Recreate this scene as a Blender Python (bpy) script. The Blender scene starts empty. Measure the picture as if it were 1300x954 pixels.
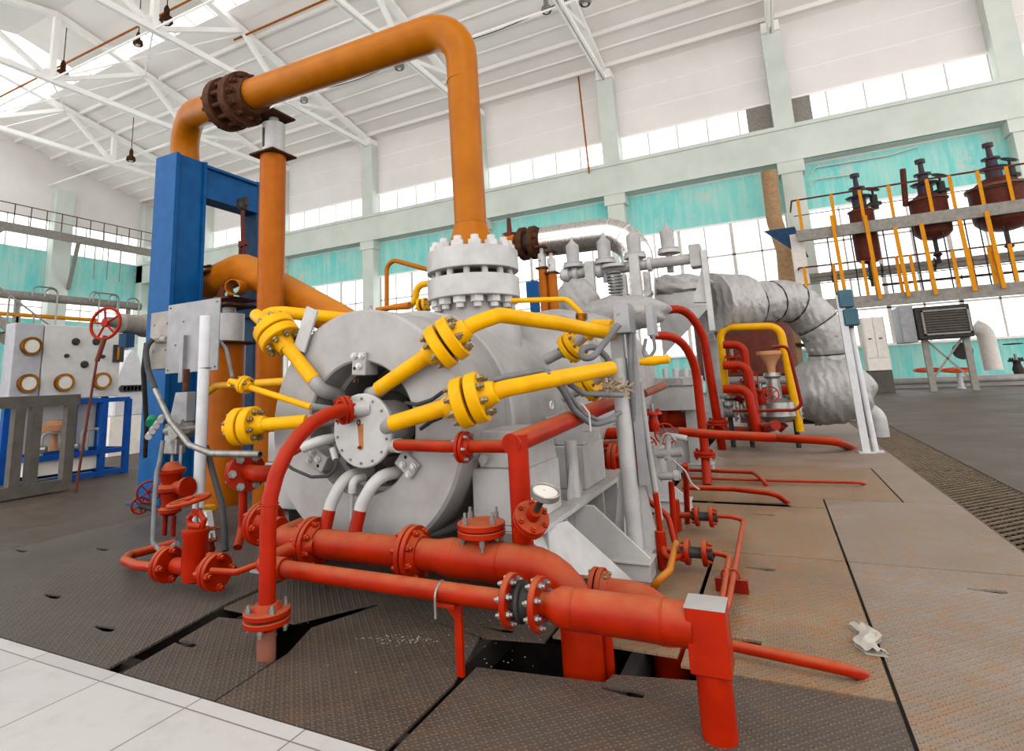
import bpy, bmesh, math, random
from mathutils import Vector, Matrix, Quaternion
random.seed(7)
PI = math.pi
V = Vector
SC = bpy.context.scene
COL = SC.collection

# ------------------------------------------------------------------ camera
FPX, YAW, PIT, ROL, PX, PY, HCAM = 722.16, -0.464067, 0.178475, -0.0480132, 610.54, 354.71, 1.3
WPX, HPX = 1300.0, 954.0
_cy, _sy, _cp, _sp = math.cos(YAW), math.sin(YAW), math.cos(PIT), math.sin(PIT)
_f = V((_sy * _cp, _cy * _cp, _sp)); _r = V((_cy, -_sy, 0)); _u = _r.cross(_f)
RT = _r * math.cos(ROL) + _u * math.sin(ROL)
UP = _u * math.cos(ROL) - _r * math.sin(ROL)
CAM = V((0, 0, HCAM))
cd = bpy.data.cameras.new('camera'); cam = bpy.data.objects.new('camera', cd); COL.objects.link(cam)
cam.matrix_world = Matrix(((RT.x, UP.x, -_f.x, 0), (RT.y, UP.y, -_f.y, 0), (RT.z, UP.z, -_f.z, HCAM), (0, 0, 0, 1)))
cd.sensor_fit = 'HORIZONTAL'; cd.sensor_width = 36; cd.lens = FPX * 36 / WPX
cd.shift_x = (WPX / 2 - PX) / WPX; cd.shift_y = -(HPX / 2 - PY) / WPX
cd.clip_start = 0.05; cd.clip_end = 500
SC.camera = cam

def A(px, py, **k):
    """point of the place seen at (px, py) of the photograph on the plane X=, Y= or Z="""
    d = _f + RT * ((px - PX) / FPX) - UP * ((py - PY) / FPX)
    (a, v), = k.items(); i = 'XYZ'.index(a)
    return CAM + d * ((v - CAM[i]) / d[i])
def dep(p): return (V(p) - CAM).dot(_f)
def mm(w, p): return w * dep(p) / FPX          # a width of w photograph pixels at p, in metres

# ------------------------------------------------------------------ world, light, exposure
w = bpy.data.worlds.new('world'); SC.world = w; w.use_nodes = True
nt = w.node_tree; nt.nodes.clear()
bo = nt.nodes.new('ShaderNodeOutputWorld'); bg = nt.nodes.new('ShaderNodeBackground')
tc = nt.nodes.new('ShaderNodeTexCoord'); sx = nt.nodes.new('ShaderNodeSeparateXYZ'); rp = nt.nodes.new('ShaderNodeValToRGB')
nt.links.new(tc.outputs['Generated'], sx.inputs[0]); nt.links.new(sx.outputs['Z'], rp.inputs[0])
rp.color_ramp.elements[0].position = 0.0; rp.color_ramp.elements[0].color = (0.97, 0.955, 0.94, 1)
rp.color_ramp.elements[1].position = 0.5; rp.color_ramp.elements[1].color = (1.0, 0.985, 0.97, 1)
nt.links.new(rp.outputs[0], bg.inputs[0]); bg.inputs[1].default_value = 1.9
nt.links.new(bg.outputs[0], bo.inputs[0])
sd = bpy.data.lights.new('sun', 'SUN'); sd.energy = 0.25; sd.angle = math.radians(20); sd.color = (1, .97, .92)
so = bpy.data.objects.new('sun', sd); COL.objects.link(so)
so.rotation_euler = (math.radians(50), 0, math.radians(35)); so.location = (0, -20, 30)
SC.view_settings.view_transform = 'Standard'; SC.view_settings.look = 'None'
SC.view_settings.exposure = 0.62; SC.view_settings.gamma = 1; SC.view_settings.use_curve_mapping = False
SC.render.film_transparent = False

# ------------------------------------------------------------------ materials
def srgb(h):
    c = [int(h[i:i + 2], 16) / 255 for i in (0, 2, 4)]
    return tuple((x / 12.92 if x <= .04045 else ((x + .055) / 1.055) ** 2.4) for x in c) + (1,)
class NT:
    def __init__(s, name):
        s.m = bpy.data.materials.new(name); s.m.use_nodes = True; s.t = s.m.node_tree
        s.b = s.t.nodes['Principled BSDF']
    def n(s, k, **kw):
        o = s.t.nodes.new('ShaderNode' + k)
        for a, b in kw.items():
            if a.startswith('_'): setattr(o, a[1:], b)
            else: o.inputs[a.replace('__', ' ')].default_value = b
        return o
    def l(s, a, b): s.t.links.new(a, b)
    def co(s, scale=(1, 1, 1), rot=(0, 0, 0)):
        g = s.n('NewGeometry'); m = s.n('Mapping'); m.inputs['Scale'].default_value = scale; m.inputs['Rotation'].default_value = rot
        s.l(g.outputs['Position'], m.inputs[0]); return m.outputs[0]
    def noise(s, sc, det=4, rough=.6, vec=None):
        o = s.n('TexNoise', Scale=sc, Detail=det, Roughness=rough); s.l(vec or s.co(), o.inputs['Vector']); return o.outputs['Fac']
    def ramp(s, f, a, b, lo=0., hi=1.):
        o = s.n('MapRange'); o.inputs['From Min'].default_value = a; o.inputs['From Max'].default_value = b
        o.inputs['To Min'].default_value = lo; o.inputs['To Max'].default_value = hi; s.l(f, o.inputs['Value']); return o.outputs['Result']
    def mul(s, a, b, op='MULTIPLY'):
        o = s.n('Math', _operation=op)
        for i, x in enumerate((a, b)):
            if isinstance(x, (int, float)): o.inputs[i].default_value = x
            else: s.l(x, o.inputs[i])
        return o.outputs[0]
    def mix(s, f, a, b):
        o = s.n('Mix', _data_type='RGBA')
        if isinstance(f, (int, float)): o.inputs[0].default_value = f
        else: s.l(f, o.inputs[0])
        for i, x in ((6, a), (7, b)):
            if isinstance(x, tuple): o.inputs[i].default_value = x
            else: s.l(x, o.inputs[i])
        return o.outputs[2]
    def done(s, col, rough=.5, metal=0., bump=None, bs=.3, bd=.01, spec=None):
        if isinstance(col, tuple): s.b.inputs['Base Color'].default_value = col
        else: s.l(col, s.b.inputs['Base Color'])
        if isinstance(rough, (int, float)): s.b.inputs['Roughness'].default_value = rough
        else: s.l(rough, s.b.inputs['Roughness'])
        s.b.inputs['Metallic'].default_value = metal
        if spec is not None: s.b.inputs['Specular IOR Level'].default_value = spec
        if bump is not None:
            o = s.n('Bump', Strength=bs, Distance=bd); s.l(bump, o.inputs['Height']); s.l(o.outputs[0], s.b.inputs['Normal'])
        return s.m
def paint(name, c1, c2=None, wear=None, amt=.0, rough=.4, dust=None, damt=.6, sc=6, metal=0., bump=.1):
    """worn paint: two tones, chips of the wear colour, and dust that has settled on upward faces"""
    s = NT(name); c1 = srgb(c1); c2 = srgb(c2) if c2 else c1
    col = s.mix(s.ramp(s.noise(sc, 3), .35, .65), c1, c2)
    n2 = s.noise(sc * 7, 6, .7)
    if wear: col = s.mix(s.ramp(n2, .74 - amt, .78 - amt), col, srgb(wear))
    r = rough
    if dust:
        g = s.n('NewGeometry'); x = s.n('SeparateXYZ'); s.l(g.outputs['Normal'], x.inputs[0])
        up = s.ramp(x.outputs['Z'], .25, .95)
        f = s.mul(s.mul(up, s.ramp(s.noise(sc * 2, 5), .3, .7, .45, 1.)), damt)
        col = s.mix(f, col, srgb(dust)); r = s.ramp(f, 0, 1, rough, .9)
    return s.done(col, r, metal, n2, bump, .004, .1)

M = {}
M['red'] = paint('red_paint', '8c1b00', '7a1300', '6a3a28', .03, .33, 'a46844', .6)
M['redclean'] = paint('red_paint_clean', '8e1900', '801300', '8a4a38', .0, .33, 'a46038', .3)
M['reddark'] = paint('dark_red_paint', '701204', '5c0e03', '4a2a20', .03, .45, 'b08468', .4)
M['orange'] = paint('orange_pipe_paint', '965600', '8a4c00', 'a85a10', -.02, .3, None, 0, 3)
M['orangerust'] = paint('rusty_orange_paint', 'a45c04', '8e4c08', '6a3414', .07, .45, 'b88848', .5, 5)
M['orangedark'] = paint('faded_orange_paint', '924c00', '884400', '8a4410', .0, .4)
M['yellow'] = paint('yellow_paint', 'c89200', 'bc8600', 'a86a10', .0, .3, 'c8a040', .2, 8)
M['yel2'] = paint('yellow_railing_paint', 'cc8400', 'c07800', 'b06a20', .0, .45)
M['blue'] = paint('blue_paint', '04477a', '033e6e', '2a4058', -.02, .45)
M['blue2'] = paint('bright_blue_paint', '0a448c', '083c7e', '203050', .0, .45)
M['navy'] = paint('dark_blue_steel', '1c3550', '22405e', '15202c', .02, .5)
M['silver'] = paint('silver_grey_paint', '979594', '858280', '6a635c', .05, .42, '9c9690', .3, 3, .1)
M['silver2'] = paint('light_silver_paint', 'a5a4a3', '959391', '7a7068', .05, .38, '968878', .35, 4, .1)
M['silverdark'] = paint('dull_silver_paint', '8c8986', '7a7774', '55504a', .05, .5, None, 0, 5, .2)
M['steel'] = paint('bare_steel', '8f8d8a', '77746f', '5a5048', .04, .32, None, 0, 9, .7)
M['nut'] = paint('oily_nut_steel', '8a7a5c', '6a5a40', '3a3024', .06, .35, None, 0, 30, .6)
M['recess'] = paint('dark_brown_grey_casting', '55514d', '3e3a36', '6a5a48', .05, .5, None, 0, 8)  # darker brown-grey for the housing inside the front opening
M['darkmetal'] = paint('dark_metal', '3c3a38', '2c2a28', '5a4a3c', .03, .5, None, 0, 9, .3)
M['rust'] = paint('rusty_iron', '4a2e1c', '382014', '603a22', .12, .7, None, 0, 14, .2, .4)
M['brownrust'] = paint('brown_oxide_paint', '5c2c20', '4a231a', '7a4030', .06, .6)
M['galv'] = paint('galvanised_sheet', '868687', '7a7a7c', '9a6a50', .0, .42, None, 0, 6, .35)
M['rubber'] = paint('black_rubber', '3b3b3c', '303031', '55524e', .02, .6)
M['hose'] = paint('grey_cable_sheath', '6a6a6c', '5a5a5c', '45433f', .03, .6)
M['whiteglaze'] = paint('white_dial', 'c0bdb6', 'b4b1aa', None, 0, .3)
M['brass'] = paint('brass', '8a5a14', '704410', '6a4a18', .02, .3, None, 0, 10, .8)
M['green'] = paint('green_paint', '1f7a58', '1a6a4c', '2a3a30', .0, .5)
M['tealbox'] = paint('blue_green_enamel', '3e5c66', '34505c', '2a3a40', .02, .45)
M['greypaint'] = paint('warm_grey_paint', '8c8780', '7c7770', '5c564e', .03, .55)
M['olive'] = paint('dark_grey_frame_paint', '55504a', '4a453f', '6e675e', .03, .6)
M['strip'] = paint('worn_grating_steel', '6e6050', '5c5042', '8a7a66', .05, .5)
M['truss'] = paint('white_truss_paint', 'f8f6f3', 'f2efec', 'a88868', -.01, .6, None, 0, .7)
M['column'] = paint('pale_green_concrete', 'ccd1c9', 'c0c6be', 'b8beb4', .02, .7, None, 0, .5)
M['cream'] = paint('cream_cabinet', 'd2ccc4', 'c8c0b8', 'a09890', .0, .5)
M['chalk'] = paint('off_white_cloth', 'a8a29a', '989086', '7a6c5c', .03, .9)
M['whitesteel'] = paint('white_gloss_pipe', 'b8b8ba', 'aeaeb0', 'a0a0a0', .0, .3)
M['pink'] = paint('faded_pink_paint', '74483a', '683e30', '8a6a60', .03, .6)

def m_clad():
    s = NT('polished_cladding'); st = s.n('TexNoise', Scale=14., Detail=4.)
    s.l(s.co((4, 1, 1)), st.inputs['Vector'])
    return s.done(s.mix(st.outputs['Fac'], srgb('b4afaa'), srgb('d8d5d2')), s.ramp(st.outputs['Fac'], .3, .7, .15, .32), .9, st.outputs['Fac'], .25, .01)
M['clad'] = m_clad()
def m_foil():
    s = NT('wrinkled_foil_cloth'); a = s.noise(3.2, 5, .65); v = s.n('TexWave', Scale=2.2, Distortion=9., Detail=3.)
    s.l(s.co(), v.inputs['Vector']); h = s.mul(a, v.outputs['Fac'], 'ADD')
    return s.done(s.mix(s.ramp(a, .3, .7), srgb('827f7d'), srgb('989593')), .45, .2, h, .35, .05)
M['foil'] = m_foil()
def m_lag():
    s = NT('grey_lagging_cloth'); a = s.noise(6, 6, .7)
    return s.done(s.mix(s.ramp(a, .3, .7), srgb('84817f'), srgb('9c9997')), .65, .1, a, .8, .05)
M['lag'] = m_lag()
def m_spiral(name, c1, c2, sc):
    s = NT(name); t = s.n('TexCoord'); wv = s.n('TexWave', Scale=sc, _bands_direction='Z')
    s.l(t.outputs['UV'], wv.inputs['Vector'])
    return s.done(s.mix(wv.outputs['Fac'], srgb(c1), srgb(c2)), .35, .6, wv.outputs['Fac'], .8, .01)
def m_floor():
    s = NT('worn_brick_floor'); vec = s.co()
    b = s.n('TexBrick', Scale=1., Mortar__Size=.012); s.l(vec, b.inputs['Vector'])
    b.inputs['Color1'].default_value = srgb('352a20'); b.inputs['Color2'].default_value = srgb('42362b'); b.inputs['Mortar'].default_value = srgb('33291f')
    b.inputs['Brick Width'].default_value = .24; b.inputs['Row Height'].default_value = .12
    a = s.noise(.7, 6, .65); c = s.noise(9, 5, .7)
    col = s.mix(s.ramp(a, .35, .65, 0, .6), b.outputs['Color'], srgb('4a3d31')); col = s.mix(s.ramp(c, .45, .75, 0, .6), col, srgb('352a20'))
    return s.done(col, s.ramp(a, .3, .7, .45, .75), 0, b.outputs['Fac'], -.5, .01)
M['floor'] = m_floor()
def m_tile():
    s = NT('white_stone_tiles'); b = s.n('TexBrick', Scale=1., Mortar__Size=.004); s.l(s.co(), b.inputs['Vector'])
    b.offset = 0
    b.inputs['Color1'].default_value = srgb('a8a6a4'); b.inputs['Color2'].default_value = srgb('9e9c9a'); b.inputs['Mortar'].default_value = srgb('66625e')
    b.inputs['Brick Width'].default_value = .6; b.inputs['Row Height'].default_value = .6
    c = s.noise(5, 6, .7)
    return s.done(s.mix(s.ramp(c, .5, .8, 0, .5), b.outputs['Color'], srgb('86807a')), .5)
M['tile'] = m_tile()
def m_plate(name, c1, c2, c3):
    """rolled tread plate: small raised lozenges in two directions, worn and muddy"""
    s = NT(name)
    def lozenge(ang, off):
        m = s.n('Mapping'); m.inputs['Rotation'].default_value = (0, 0, ang); m.inputs['Location'].default_value = (off, off, 0)
        g = s.n('NewGeometry'); s.l(g.outputs['Position'], m.inputs[0])
        x = s.n('SeparateXYZ'); s.l(m.outputs[0], x.inputs[0])
        def saw(o, p):
            q = s.mul(o, 1 / p); q = s.mul(q, 0, 'FRACT'); q = s.mul(q, .5, 'SUBTRACT'); return s.mul(q, 0, 'ABSOLUTE')
        return s.mul(s.ramp(saw(x.outputs['X'], .040), .10, .18, 1, 0), s.ramp(saw(x.outputs['Y'], .020), .14, .26, 1, 0))
    h = s.mul(lozenge(PI / 4, 0), lozenge(-PI / 4, .0137), 'MAXIMUM')
    a = s.noise(1.3, 6, .65); c = s.noise(7, 6, .7)
    col = s.mix(s.ramp(a, .35, .62), srgb(c1), srgb(c2)); col = s.mix(s.ramp(c, .47, .68, 0, .8), col, srgb(c3))
    col = s.mix(s.mul(h, .16), col, srgb('94897e'))
    sp = s.noise(60, 2, .5); col = s.mix(s.ramp(sp, .79, .82), col, srgb('e6e0da'))
    return s.done(col, s.ramp(a, .3, .7, .42, .65), .15, h, .9, .006)
M['plate4'] = m_plate('tread_plate_rusty', '6e5a44', '826c54', '8c5c2e')
M['plate1'] = m_plate('tread_plate_brown', '71604f', '80746a', '86603c')
M['plate2'] = m_plate('tread_plate_dark', '3e342b', '4a4038', '54402e')
M['plate3'] = m_plate('tread_plate_grey', '3a332c', '4a433c', '3c3228')
def m_wall():
    s = NT('white_wall_panels'); a = s.noise(.35, 5, .6); c = s.noise(2.5, 6, .7)
    col = s.mix(s.ramp(a, .3, .7), srgb('e4dfdc'), srgb('dad5d2'))
    col = s.mix(s.ramp(c, .68, .8, 0, .35), col, srgb('b8aca2'))
    return s.done(col, .8)
M['wall'] = m_wall()
def m_ceil():
    s = NT('white_ceiling_slabs'); a = s.noise(.25, 5, .6); c = s.noise(1.1, 6, .75)
    col = s.mix(s.ramp(a, .3, .7), srgb('f4eeea'), srgb('eae4e0'))
    col = s.mix(s.ramp(c, .66, .8, 0, .35), col, srgb('b09c8c'))
    return s.done(col, .85)
M['ceil'] = m_ceil()
def m_teal():
    s = NT('peeling_turquoise_limewash'); a = s.noise(.28, 5, .6); v = s.co((1.2, 1.2, .12)); c = s.noise(1.6, 6, .75, v)
    col = s.mix(s.ramp(a, .3, .6), srgb('5cc4c2'), srgb('84d0c8'))
    col = s.mix(s.ramp(c, .44, .66, 0, .85), col, srgb('b4d4ca'))
    d = s.noise(.5, 7, .8); col = s.mix(s.ramp(d, .54, .64, 0, .85), col, srgb('c9c6ba'))
    return s.done(col, .85)
M['teal'] = m_teal()
def m_glass():
    s = NT('dusty_window_glass')
    t = s.n('BsdfTransparent'); t.inputs[0].default_value = (.93, .96, .97, 1)
    d = s.n('BsdfTranslucent'); d.inputs[0].default_value = (.9, .95, .96, 1)
    g = s.n('BsdfGlossy'); g.inputs['Roughness'].default_value = .1
    m1 = s.n('MixShader', Fac=.25); m2 = s.n('MixShader', Fac=.04)
    s.l(t.outputs[0], m1.inputs[1]); s.l(d.outputs[0], m1.inputs[2]); s.l(m1.outputs[0], m2.inputs[1]); s.l(g.outputs[0], m2.inputs[2])
    s.l(m2.outputs[0], s.t.nodes['Material Output'].inputs[0]); return s.m
M['glass'] = m_glass()
M['concrete'] = paint('grey_concrete', '6a625a', '5a524b', '45403a', .05, .85)
M['pit'] = paint('painted_pit_shade', '2a2624', '1e1b19', '3a3430', .05, .9)  # shade of the pit put into the colour, so gaps and holes read black

# ------------------------------------------------------------------ mesh building
class MB:
    def __init__(s): s.v = []; s.f = []; s.uv = {}
    def add(s, vs, fs):
        o = len(s.v); s.v += [V(p) for p in vs]; s.f += [tuple(i + o for i in q) for q in fs]; return s
    def box(s, lo, hi):
        x0, y0, z0 = lo; x1, y1, z1 = hi
        return s.add([(x0, y0, z0), (x1, y0, z0), (x1, y1, z0), (x0, y1, z0), (x0, y0, z1), (x1, y0, z1), (x1, y1, z1), (x0, y1, z1)],
                     [(0, 3, 2, 1), (4, 5, 6, 7), (0, 1, 5, 4), (1, 2, 6, 5), (2, 3, 7, 6), (3, 0, 4, 7)])
    def bar(s, p, q, a, b, up=(0, 0, 1)):
        """rectangular bar a wide, b high from p to q"""
        p, q = V(p), V(q); d = (q - p).normalized(); u = V(up)
        if abs(d.dot(u)) > .98: u = V((0, 1, 0))
        x = d.cross(u).normalized() * a / 2; y = x.cross(d).normalized() * b / 2
        vs = [p - x - y, p + x - y, p + x + y, p - x + y, q - x - y, q + x - y, q + x + y, q - x + y]
        return s.add(vs, [(0, 1, 2, 3), (7, 6, 5, 4), (0, 4, 5, 1), (1, 5, 6, 2), (2, 6, 7, 3), (3, 7, 4, 0)])
    def ibeam(s, p, q, wd, h, t=.015, up=(0, 0, 1)):
        p, q = V(p), V(q); d = (q - p).normalized(); u = V(up)
        if abs(d.dot(u)) > .98: u = V((0, 1, 0))
        x = d.cross(u).normalized(); y = x.cross(d).normalized()
        s.bar(p, q, t, h - 2 * t, up)
        for k in (1, -1): s.bar(p + y * k * (h - t) / 2, q + y * k * (h - t) / 2, wd, t, up)
        return s
    def ring(s, c, x, y, r, n): return [c + x * (r * math.cos(2 * PI * i / n)) + y * (r * math.sin(2 * PI * i / n)) for i in range(n)]
    def rev(s, c, ax, prof, n=32, cap=True):
        """lathe: prof = [(distance along axis, radius), ...]"""
        c, ax = V(c), V(ax).normalized(); x = ax.orthogonal().normalized(); y = ax.cross(x)
        o = len(s.v)
        for h, r in prof: s.v += s.ring(c + ax * h, x, y, max(r, 1e-5), n)
        for k in range(len(prof) - 1):
            for i in range(n):
                j = (i + 1) % n; a = o + k * n
                s.f.append((a + i, a + j, a + n + j, a + n + i))
        if cap:
            s.f.append(tuple(o + i for i in reversed(range(n)))); a = o + (len(prof) - 1) * n; s.f.append(tuple(a + i for i in range(n)))
        return s
    def cyl(s, p, q, r, r2=None, n=20):
        p, q = V(p), V(q); return s.rev(p, q - p, [(0, r), ((q - p).length, r if r2 is None else r2)], n)
    def tube(s, pts, r, bend=None, n=14, closed=False):
        """pipe along pts with rounded bends"""
        pts = [V(p) for p in pts]
        path = fillet(pts, bend if bend is not None else r * 2.5, closed)
        o = len(s.v); m = len(path); d = (path[1] - path[0]).normalized(); x = d.orthogonal().normalized()
        for i, p in enumerate(path):
            if closed: t = (path[(i + 1) % m] - path[i - 1]).normalized()
            else: t = (path[min(i + 1, m - 1)] - path[max(i - 1, 0)]).normalized()
            x = (x - t * x.dot(t)).normalized(); y = t.cross(x)
            rr = r if not isinstance(r, (list, tuple)) else r[0] + (r[1] - r[0]) * i / (m - 1)
            s.v += s.ring(p, x, y, rr, n)
        for k in range(m if closed else m - 1):
            a, b = o + k * n, o + ((k + 1) % m) * n
            for i in range(n):
                j = (i + 1) % n; s.f.append((a + i, a + j, b + j, b + i))
        if not closed:
            s.f.append(tuple(o + i for i in reversed(range(n)))); a = o + (m - 1) * n; s.f.append(tuple(a + i for i in range(n)))
        return s
    def torus(s, c, ax, R, r, n=32, k=8):
        ax = V(ax).normalized(); x = ax.orthogonal().normalized(); y = ax.cross(x)
        return s.tube([V(c) + x * (R * math.cos(2 * PI * i / n)) + y * (R * math.sin(2 * PI * i / n)) for i in range(n)], r, 0, k, True)
    def prism(s, poly, ext):
        """flat polygon extruded by the vector ext"""
        poly = [V(p) for p in poly]; ext = V(ext); n = len(poly)
        nrm = V((0, 0, 0))
        for i in range(n): nrm += poly[i].cross(poly[(i + 1) % n])
        if nrm.dot(ext) < 0: poly.reverse()
        return s.add(poly + [p + ext for p in poly], [tuple(reversed(range(n))), tuple(range(n, 2 * n))] + [(i, (i + 1) % n, (i + 1) % n + n, i + n) for i in range(n)])
    def ball(s, c, r, n=16, sz=1.):
        return s.rev(V(c) - V((0, 0, r * sz)), (0, 0, 1), [(r * sz * (1 - math.cos(PI * i / 10)), r * math.sin(PI * i / 10)) for i in range(11)], n)
def fillet(pts, R, closed=False):
    if not R or len(pts) < 3: return list(pts)
    out = []; m = len(pts); rng = range(m) if closed else range(1, m - 1)
    if not closed: out.append(pts[0])
    for i in rng:
        a, b, c = pts[i - 1], pts[i], pts[(i + 1) % m]
        u, v = (a - b), (c - b); lu, lv = u.length, v.length
        if lu < 1e-6 or lv < 1e-6: continue
        u /= lu; v /= lv; an = u.angle(v)
        if an > PI - .02: out.append(b); continue
        d = min(R / math.tan(an / 2), lu * (.95 if i == 1 and not closed else .49), lv * (.95 if i == m - 2 and not closed else .49)); rr = d * math.tan(an / 2)
        cen = b + (u + v).normalized() * (rr / math.sin(an / 2)); p, q = b + u * d, b + v * d
        k = max(3, int((PI - an) / .2)); e1, e2 = p - cen, q - cen
        for j in range(k + 1):
            t = j / k; th = e1.angle(e2) if e1.length > 1e-9 and e2.length > 1e-9 else 0
            if th < 1e-4: out.append(b); break
            out.append(cen + (e1 * math.sin((1 - t) * th) + e2 * math.sin(t * th)) / math.sin(th))
    if not closed: out.append(pts[-1])
    return out

def mesh(name, mb, mat, off=V((0, 0, 0)), sharp=35, bev=0):
    me = bpy.data.meshes.new(name); me.from_pydata([tuple(p - off) for p in mb.v], [], mb.f); me.update()
    bm = bmesh.new(); bm.from_mesh(me); bmesh.ops.recalc_face_normals(bm, faces=bm.faces[:])
    if bev:
        es = [e for e in bm.edges if len(e.link_faces) == 2 and e.calc_face_angle(0) > .6]
        bmesh.ops.bevel(bm, geom=es, offset=bev, segments=1, affect='EDGES', clamp_overlap=True)
    bm.to_mesh(me); bm.free()
    me.shade_smooth(); me.set_sharp_from_angle(angle=math.radians(sharp))
    me.materials.append(M[mat] if isinstance(mat, str) else mat); return me
def struct(name, mb, mat, bev=0):
    o = bpy.data.objects.new(name, mesh(name, mb, mat)); COL.objects.link(o); o['kind'] = 'structure'; return o

class Thing:
    """one thing: an Empty at its base that parents its parts (and their sub-parts)"""
    def __init__(s, name, label, cat, group=None):
        s.name, s.label, s.cat, s.group = name, label, cat, group; s.parts = []
    def part(s, name, mb, mat, parent=None, label=None, bev=0, sharp=35, me=None, mtx=None):
        p = dict(n=name, mb=mb, mat=mat, parent=parent, label=label, bev=bev, sharp=sharp, me=me, mtx=mtx); s.parts.append(p); return p
    # ready-made parts
    def pipe(s, pts, r, mat, name='pipe', bend=None, parent=None, n=16, label=None): return s.part(name, MB().tube(pts, r, bend, n), mat, parent, label)
    def bolts(s, par, c, ax, R, n, r, L, mat='nut', ph=0., both=False, name='bolt', me_cache={}):
        ax = V(ax).normalized(); x = ax.orthogonal().normalized(); y = ax.cross(x)
        if mat not in me_cache:
            m = MB().rev((0, 0, 0), (0, 0, 1), [(0, 1.), (.9, 1.)], 6); m.rev((0, 0, .9), (0, 0, 1), [(0, .62), (.7, .6)], 10)
            me_cache[mat] = mesh('bolt', m, mat)
        for i in range(n):
            a = ph + 2 * PI * i / n; p = V(c) + x * (R * math.cos(a)) + y * (R * math.sin(a))
            q = Quaternion((0, 0, 1), 0) if ax.z > .9999 else V((0, 0, 1)).rotation_difference(ax)
            s.part(name, None, mat, par, me=me_cache[mat], mtx=Matrix.Translation(p) @ q.to_matrix().to_4x4() @ Matrix.Diagonal((r, r, L / 1.6, 1)))
    def flange(s, c, ax, R, t, mat, gap=.012, nb=8, br=None, bmat='nut', hub=None, n=36, sides=(1, 1), name='flange', ph=.3, gm='darkmetal', ins=.8, bl=1.):
        """a bolted pair of flanges centred on c; sides = bolts on the -/+ side"""
        c, ax = V(c), V(ax).normalized(); br = br or R * .11; bev = min(t * .12, .006)
        out = []
        for k in (-1, 1):
            p = c + ax * (k * gap / 2)
            m = MB().rev(p, ax * k, [(0, R - bev), (bev, R), (t - bev, R), (t, R - bev)], n)
            if hub: m.rev(p + ax * k * t, ax * k, [(-.002, hub * 1.35), (t * .5, hub * 1.2), (t * 1.1, hub * 1.02)], n)
            f = s.part(name, m, mat); out.append(f)
            if sides[0 if k < 0 else 1] and nb: s.bolts(f, p + ax * k * t, ax * k, R * ins, nb, br, br * 1.9 * bl, bmat, ph)
        s.part('gasket', MB().rev(c - ax * gap / 2, ax, [(0, R * .66), (gap, R * .66)], n), gm)
        return out
    def finish(s):
        lo = V((1e9,) * 3); hi = -lo
        for p in s.parts:
            vs = p['mb'].v if p['mb'] else [p['mtx'].to_translation()]
            for v in vs: lo = V(map(min, lo, v)); hi = V(map(max, hi, v))
        base = V(((lo.x + hi.x) / 2, (lo.y + hi.y) / 2, lo.z))
        r = bpy.data.objects.new(s.name, None); COL.objects.link(r); r.location = base; r.empty_display_size = .1
        r['label'] = s.label; r['category'] = s.cat
        if s.group: r['group'] = s.group
        for p in s.parts:
            if p['me']: o = bpy.data.objects.new(p['n'], p['me']); mt = Matrix.Translation(-base) @ p['mtx']
            else: o = bpy.data.objects.new(p['n'], mesh(p['n'], p['mb'], p['mat'], base, p['sharp'], p['bev'])); mt = Matrix()
            COL.objects.link(o); p['o'] = o
            o.parent = p['parent']['o'] if p['parent'] else r; o.matrix_basis = mt
            if p['label']: o['label'] = p['label']
        s.root = r; return r
def single(name, mb, mat, label, cat, group=None, bev=0, sharp=35):
    lo = V((min(p.x for p in mb.v), min(p.y for p in mb.v), min(p.z for p in mb.v))); hi = V((max(p.x for p in mb.v), max(p.y for p in mb.v), 0))
    base = V(((lo.x + hi.x) / 2, (lo.y + hi.y) / 2, lo.z))
    o = bpy.data.objects.new(name, mesh(name, mb, mat, base, sharp, bev)); COL.objects.link(o); o.location = base
    o['label'] = label; o['category'] = cat
    if group: o['group'] = group
    return o
def wheel(s, c, ax, R, mat, r=None, spokes=5, parent=None, name='handwheel', hub=.22):
    """handwheel: rim, hub and spokes in one mesh"""
    c, ax = V(c), V(ax).normalized(); r = r or R * .09; m = MB().torus(c, ax, R, r, 30, 8)
    m.cyl(c - ax * r * 1.3, c + ax * r * 1.3, R * hub, n=12); x = ax.orthogonal().normalized(); y = ax.cross(x)
    for i in range(spokes):
        a = 2 * PI * i / spokes + .4; d = x * math.cos(a) + y * math.sin(a); m.cyl(c, c + d * R, r * .7, n=8)
    return s.part(name, m, mat, parent)
M['rustcolor'] = paint('rust_stain', 'a06a3c', '8a5a34', 'b8aca4', .1, .8)
M['silverbolt'] = paint('painted_bolt_grey', 'b4b2b0', 'a4a2a0', '807c78', .0, .45)
M['rag'] = paint('frayed_lagging', '80684c', '9a8a74', '5a402c', .06, .9, None, 0, 20)
M['orangered'] = paint('orange_red_wheel_paint', 'd04c14', 'c04010', '8a4020', .02, .5)
M['galv2'] = paint('light_grey_panel', 'b4b2b0', 'aaa8a6', '8a8680', .0, .5)
M['galv3'] = paint('mid_grey_panel', '9c9ca0', '929296', '7a7876', .0, .5)
M['pinkbrass'] = paint('brownish_brass', 'b08060', 'a07048', '6a4a30', .05, .5)
M['lampglass'] = paint('frosted_lamp_glass', 'd8d4cc', 'c8c4bc', None, 0, .3)
M['tanpipe'] = paint('tan_pipe_paint', 'a08468', '94724c', '84532a', .06, .6)
M['valvebrown'] = paint('dull_valve_paint', '3c3440', '4c3430', '26405c', .2, .5, None, 0, 3)
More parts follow.
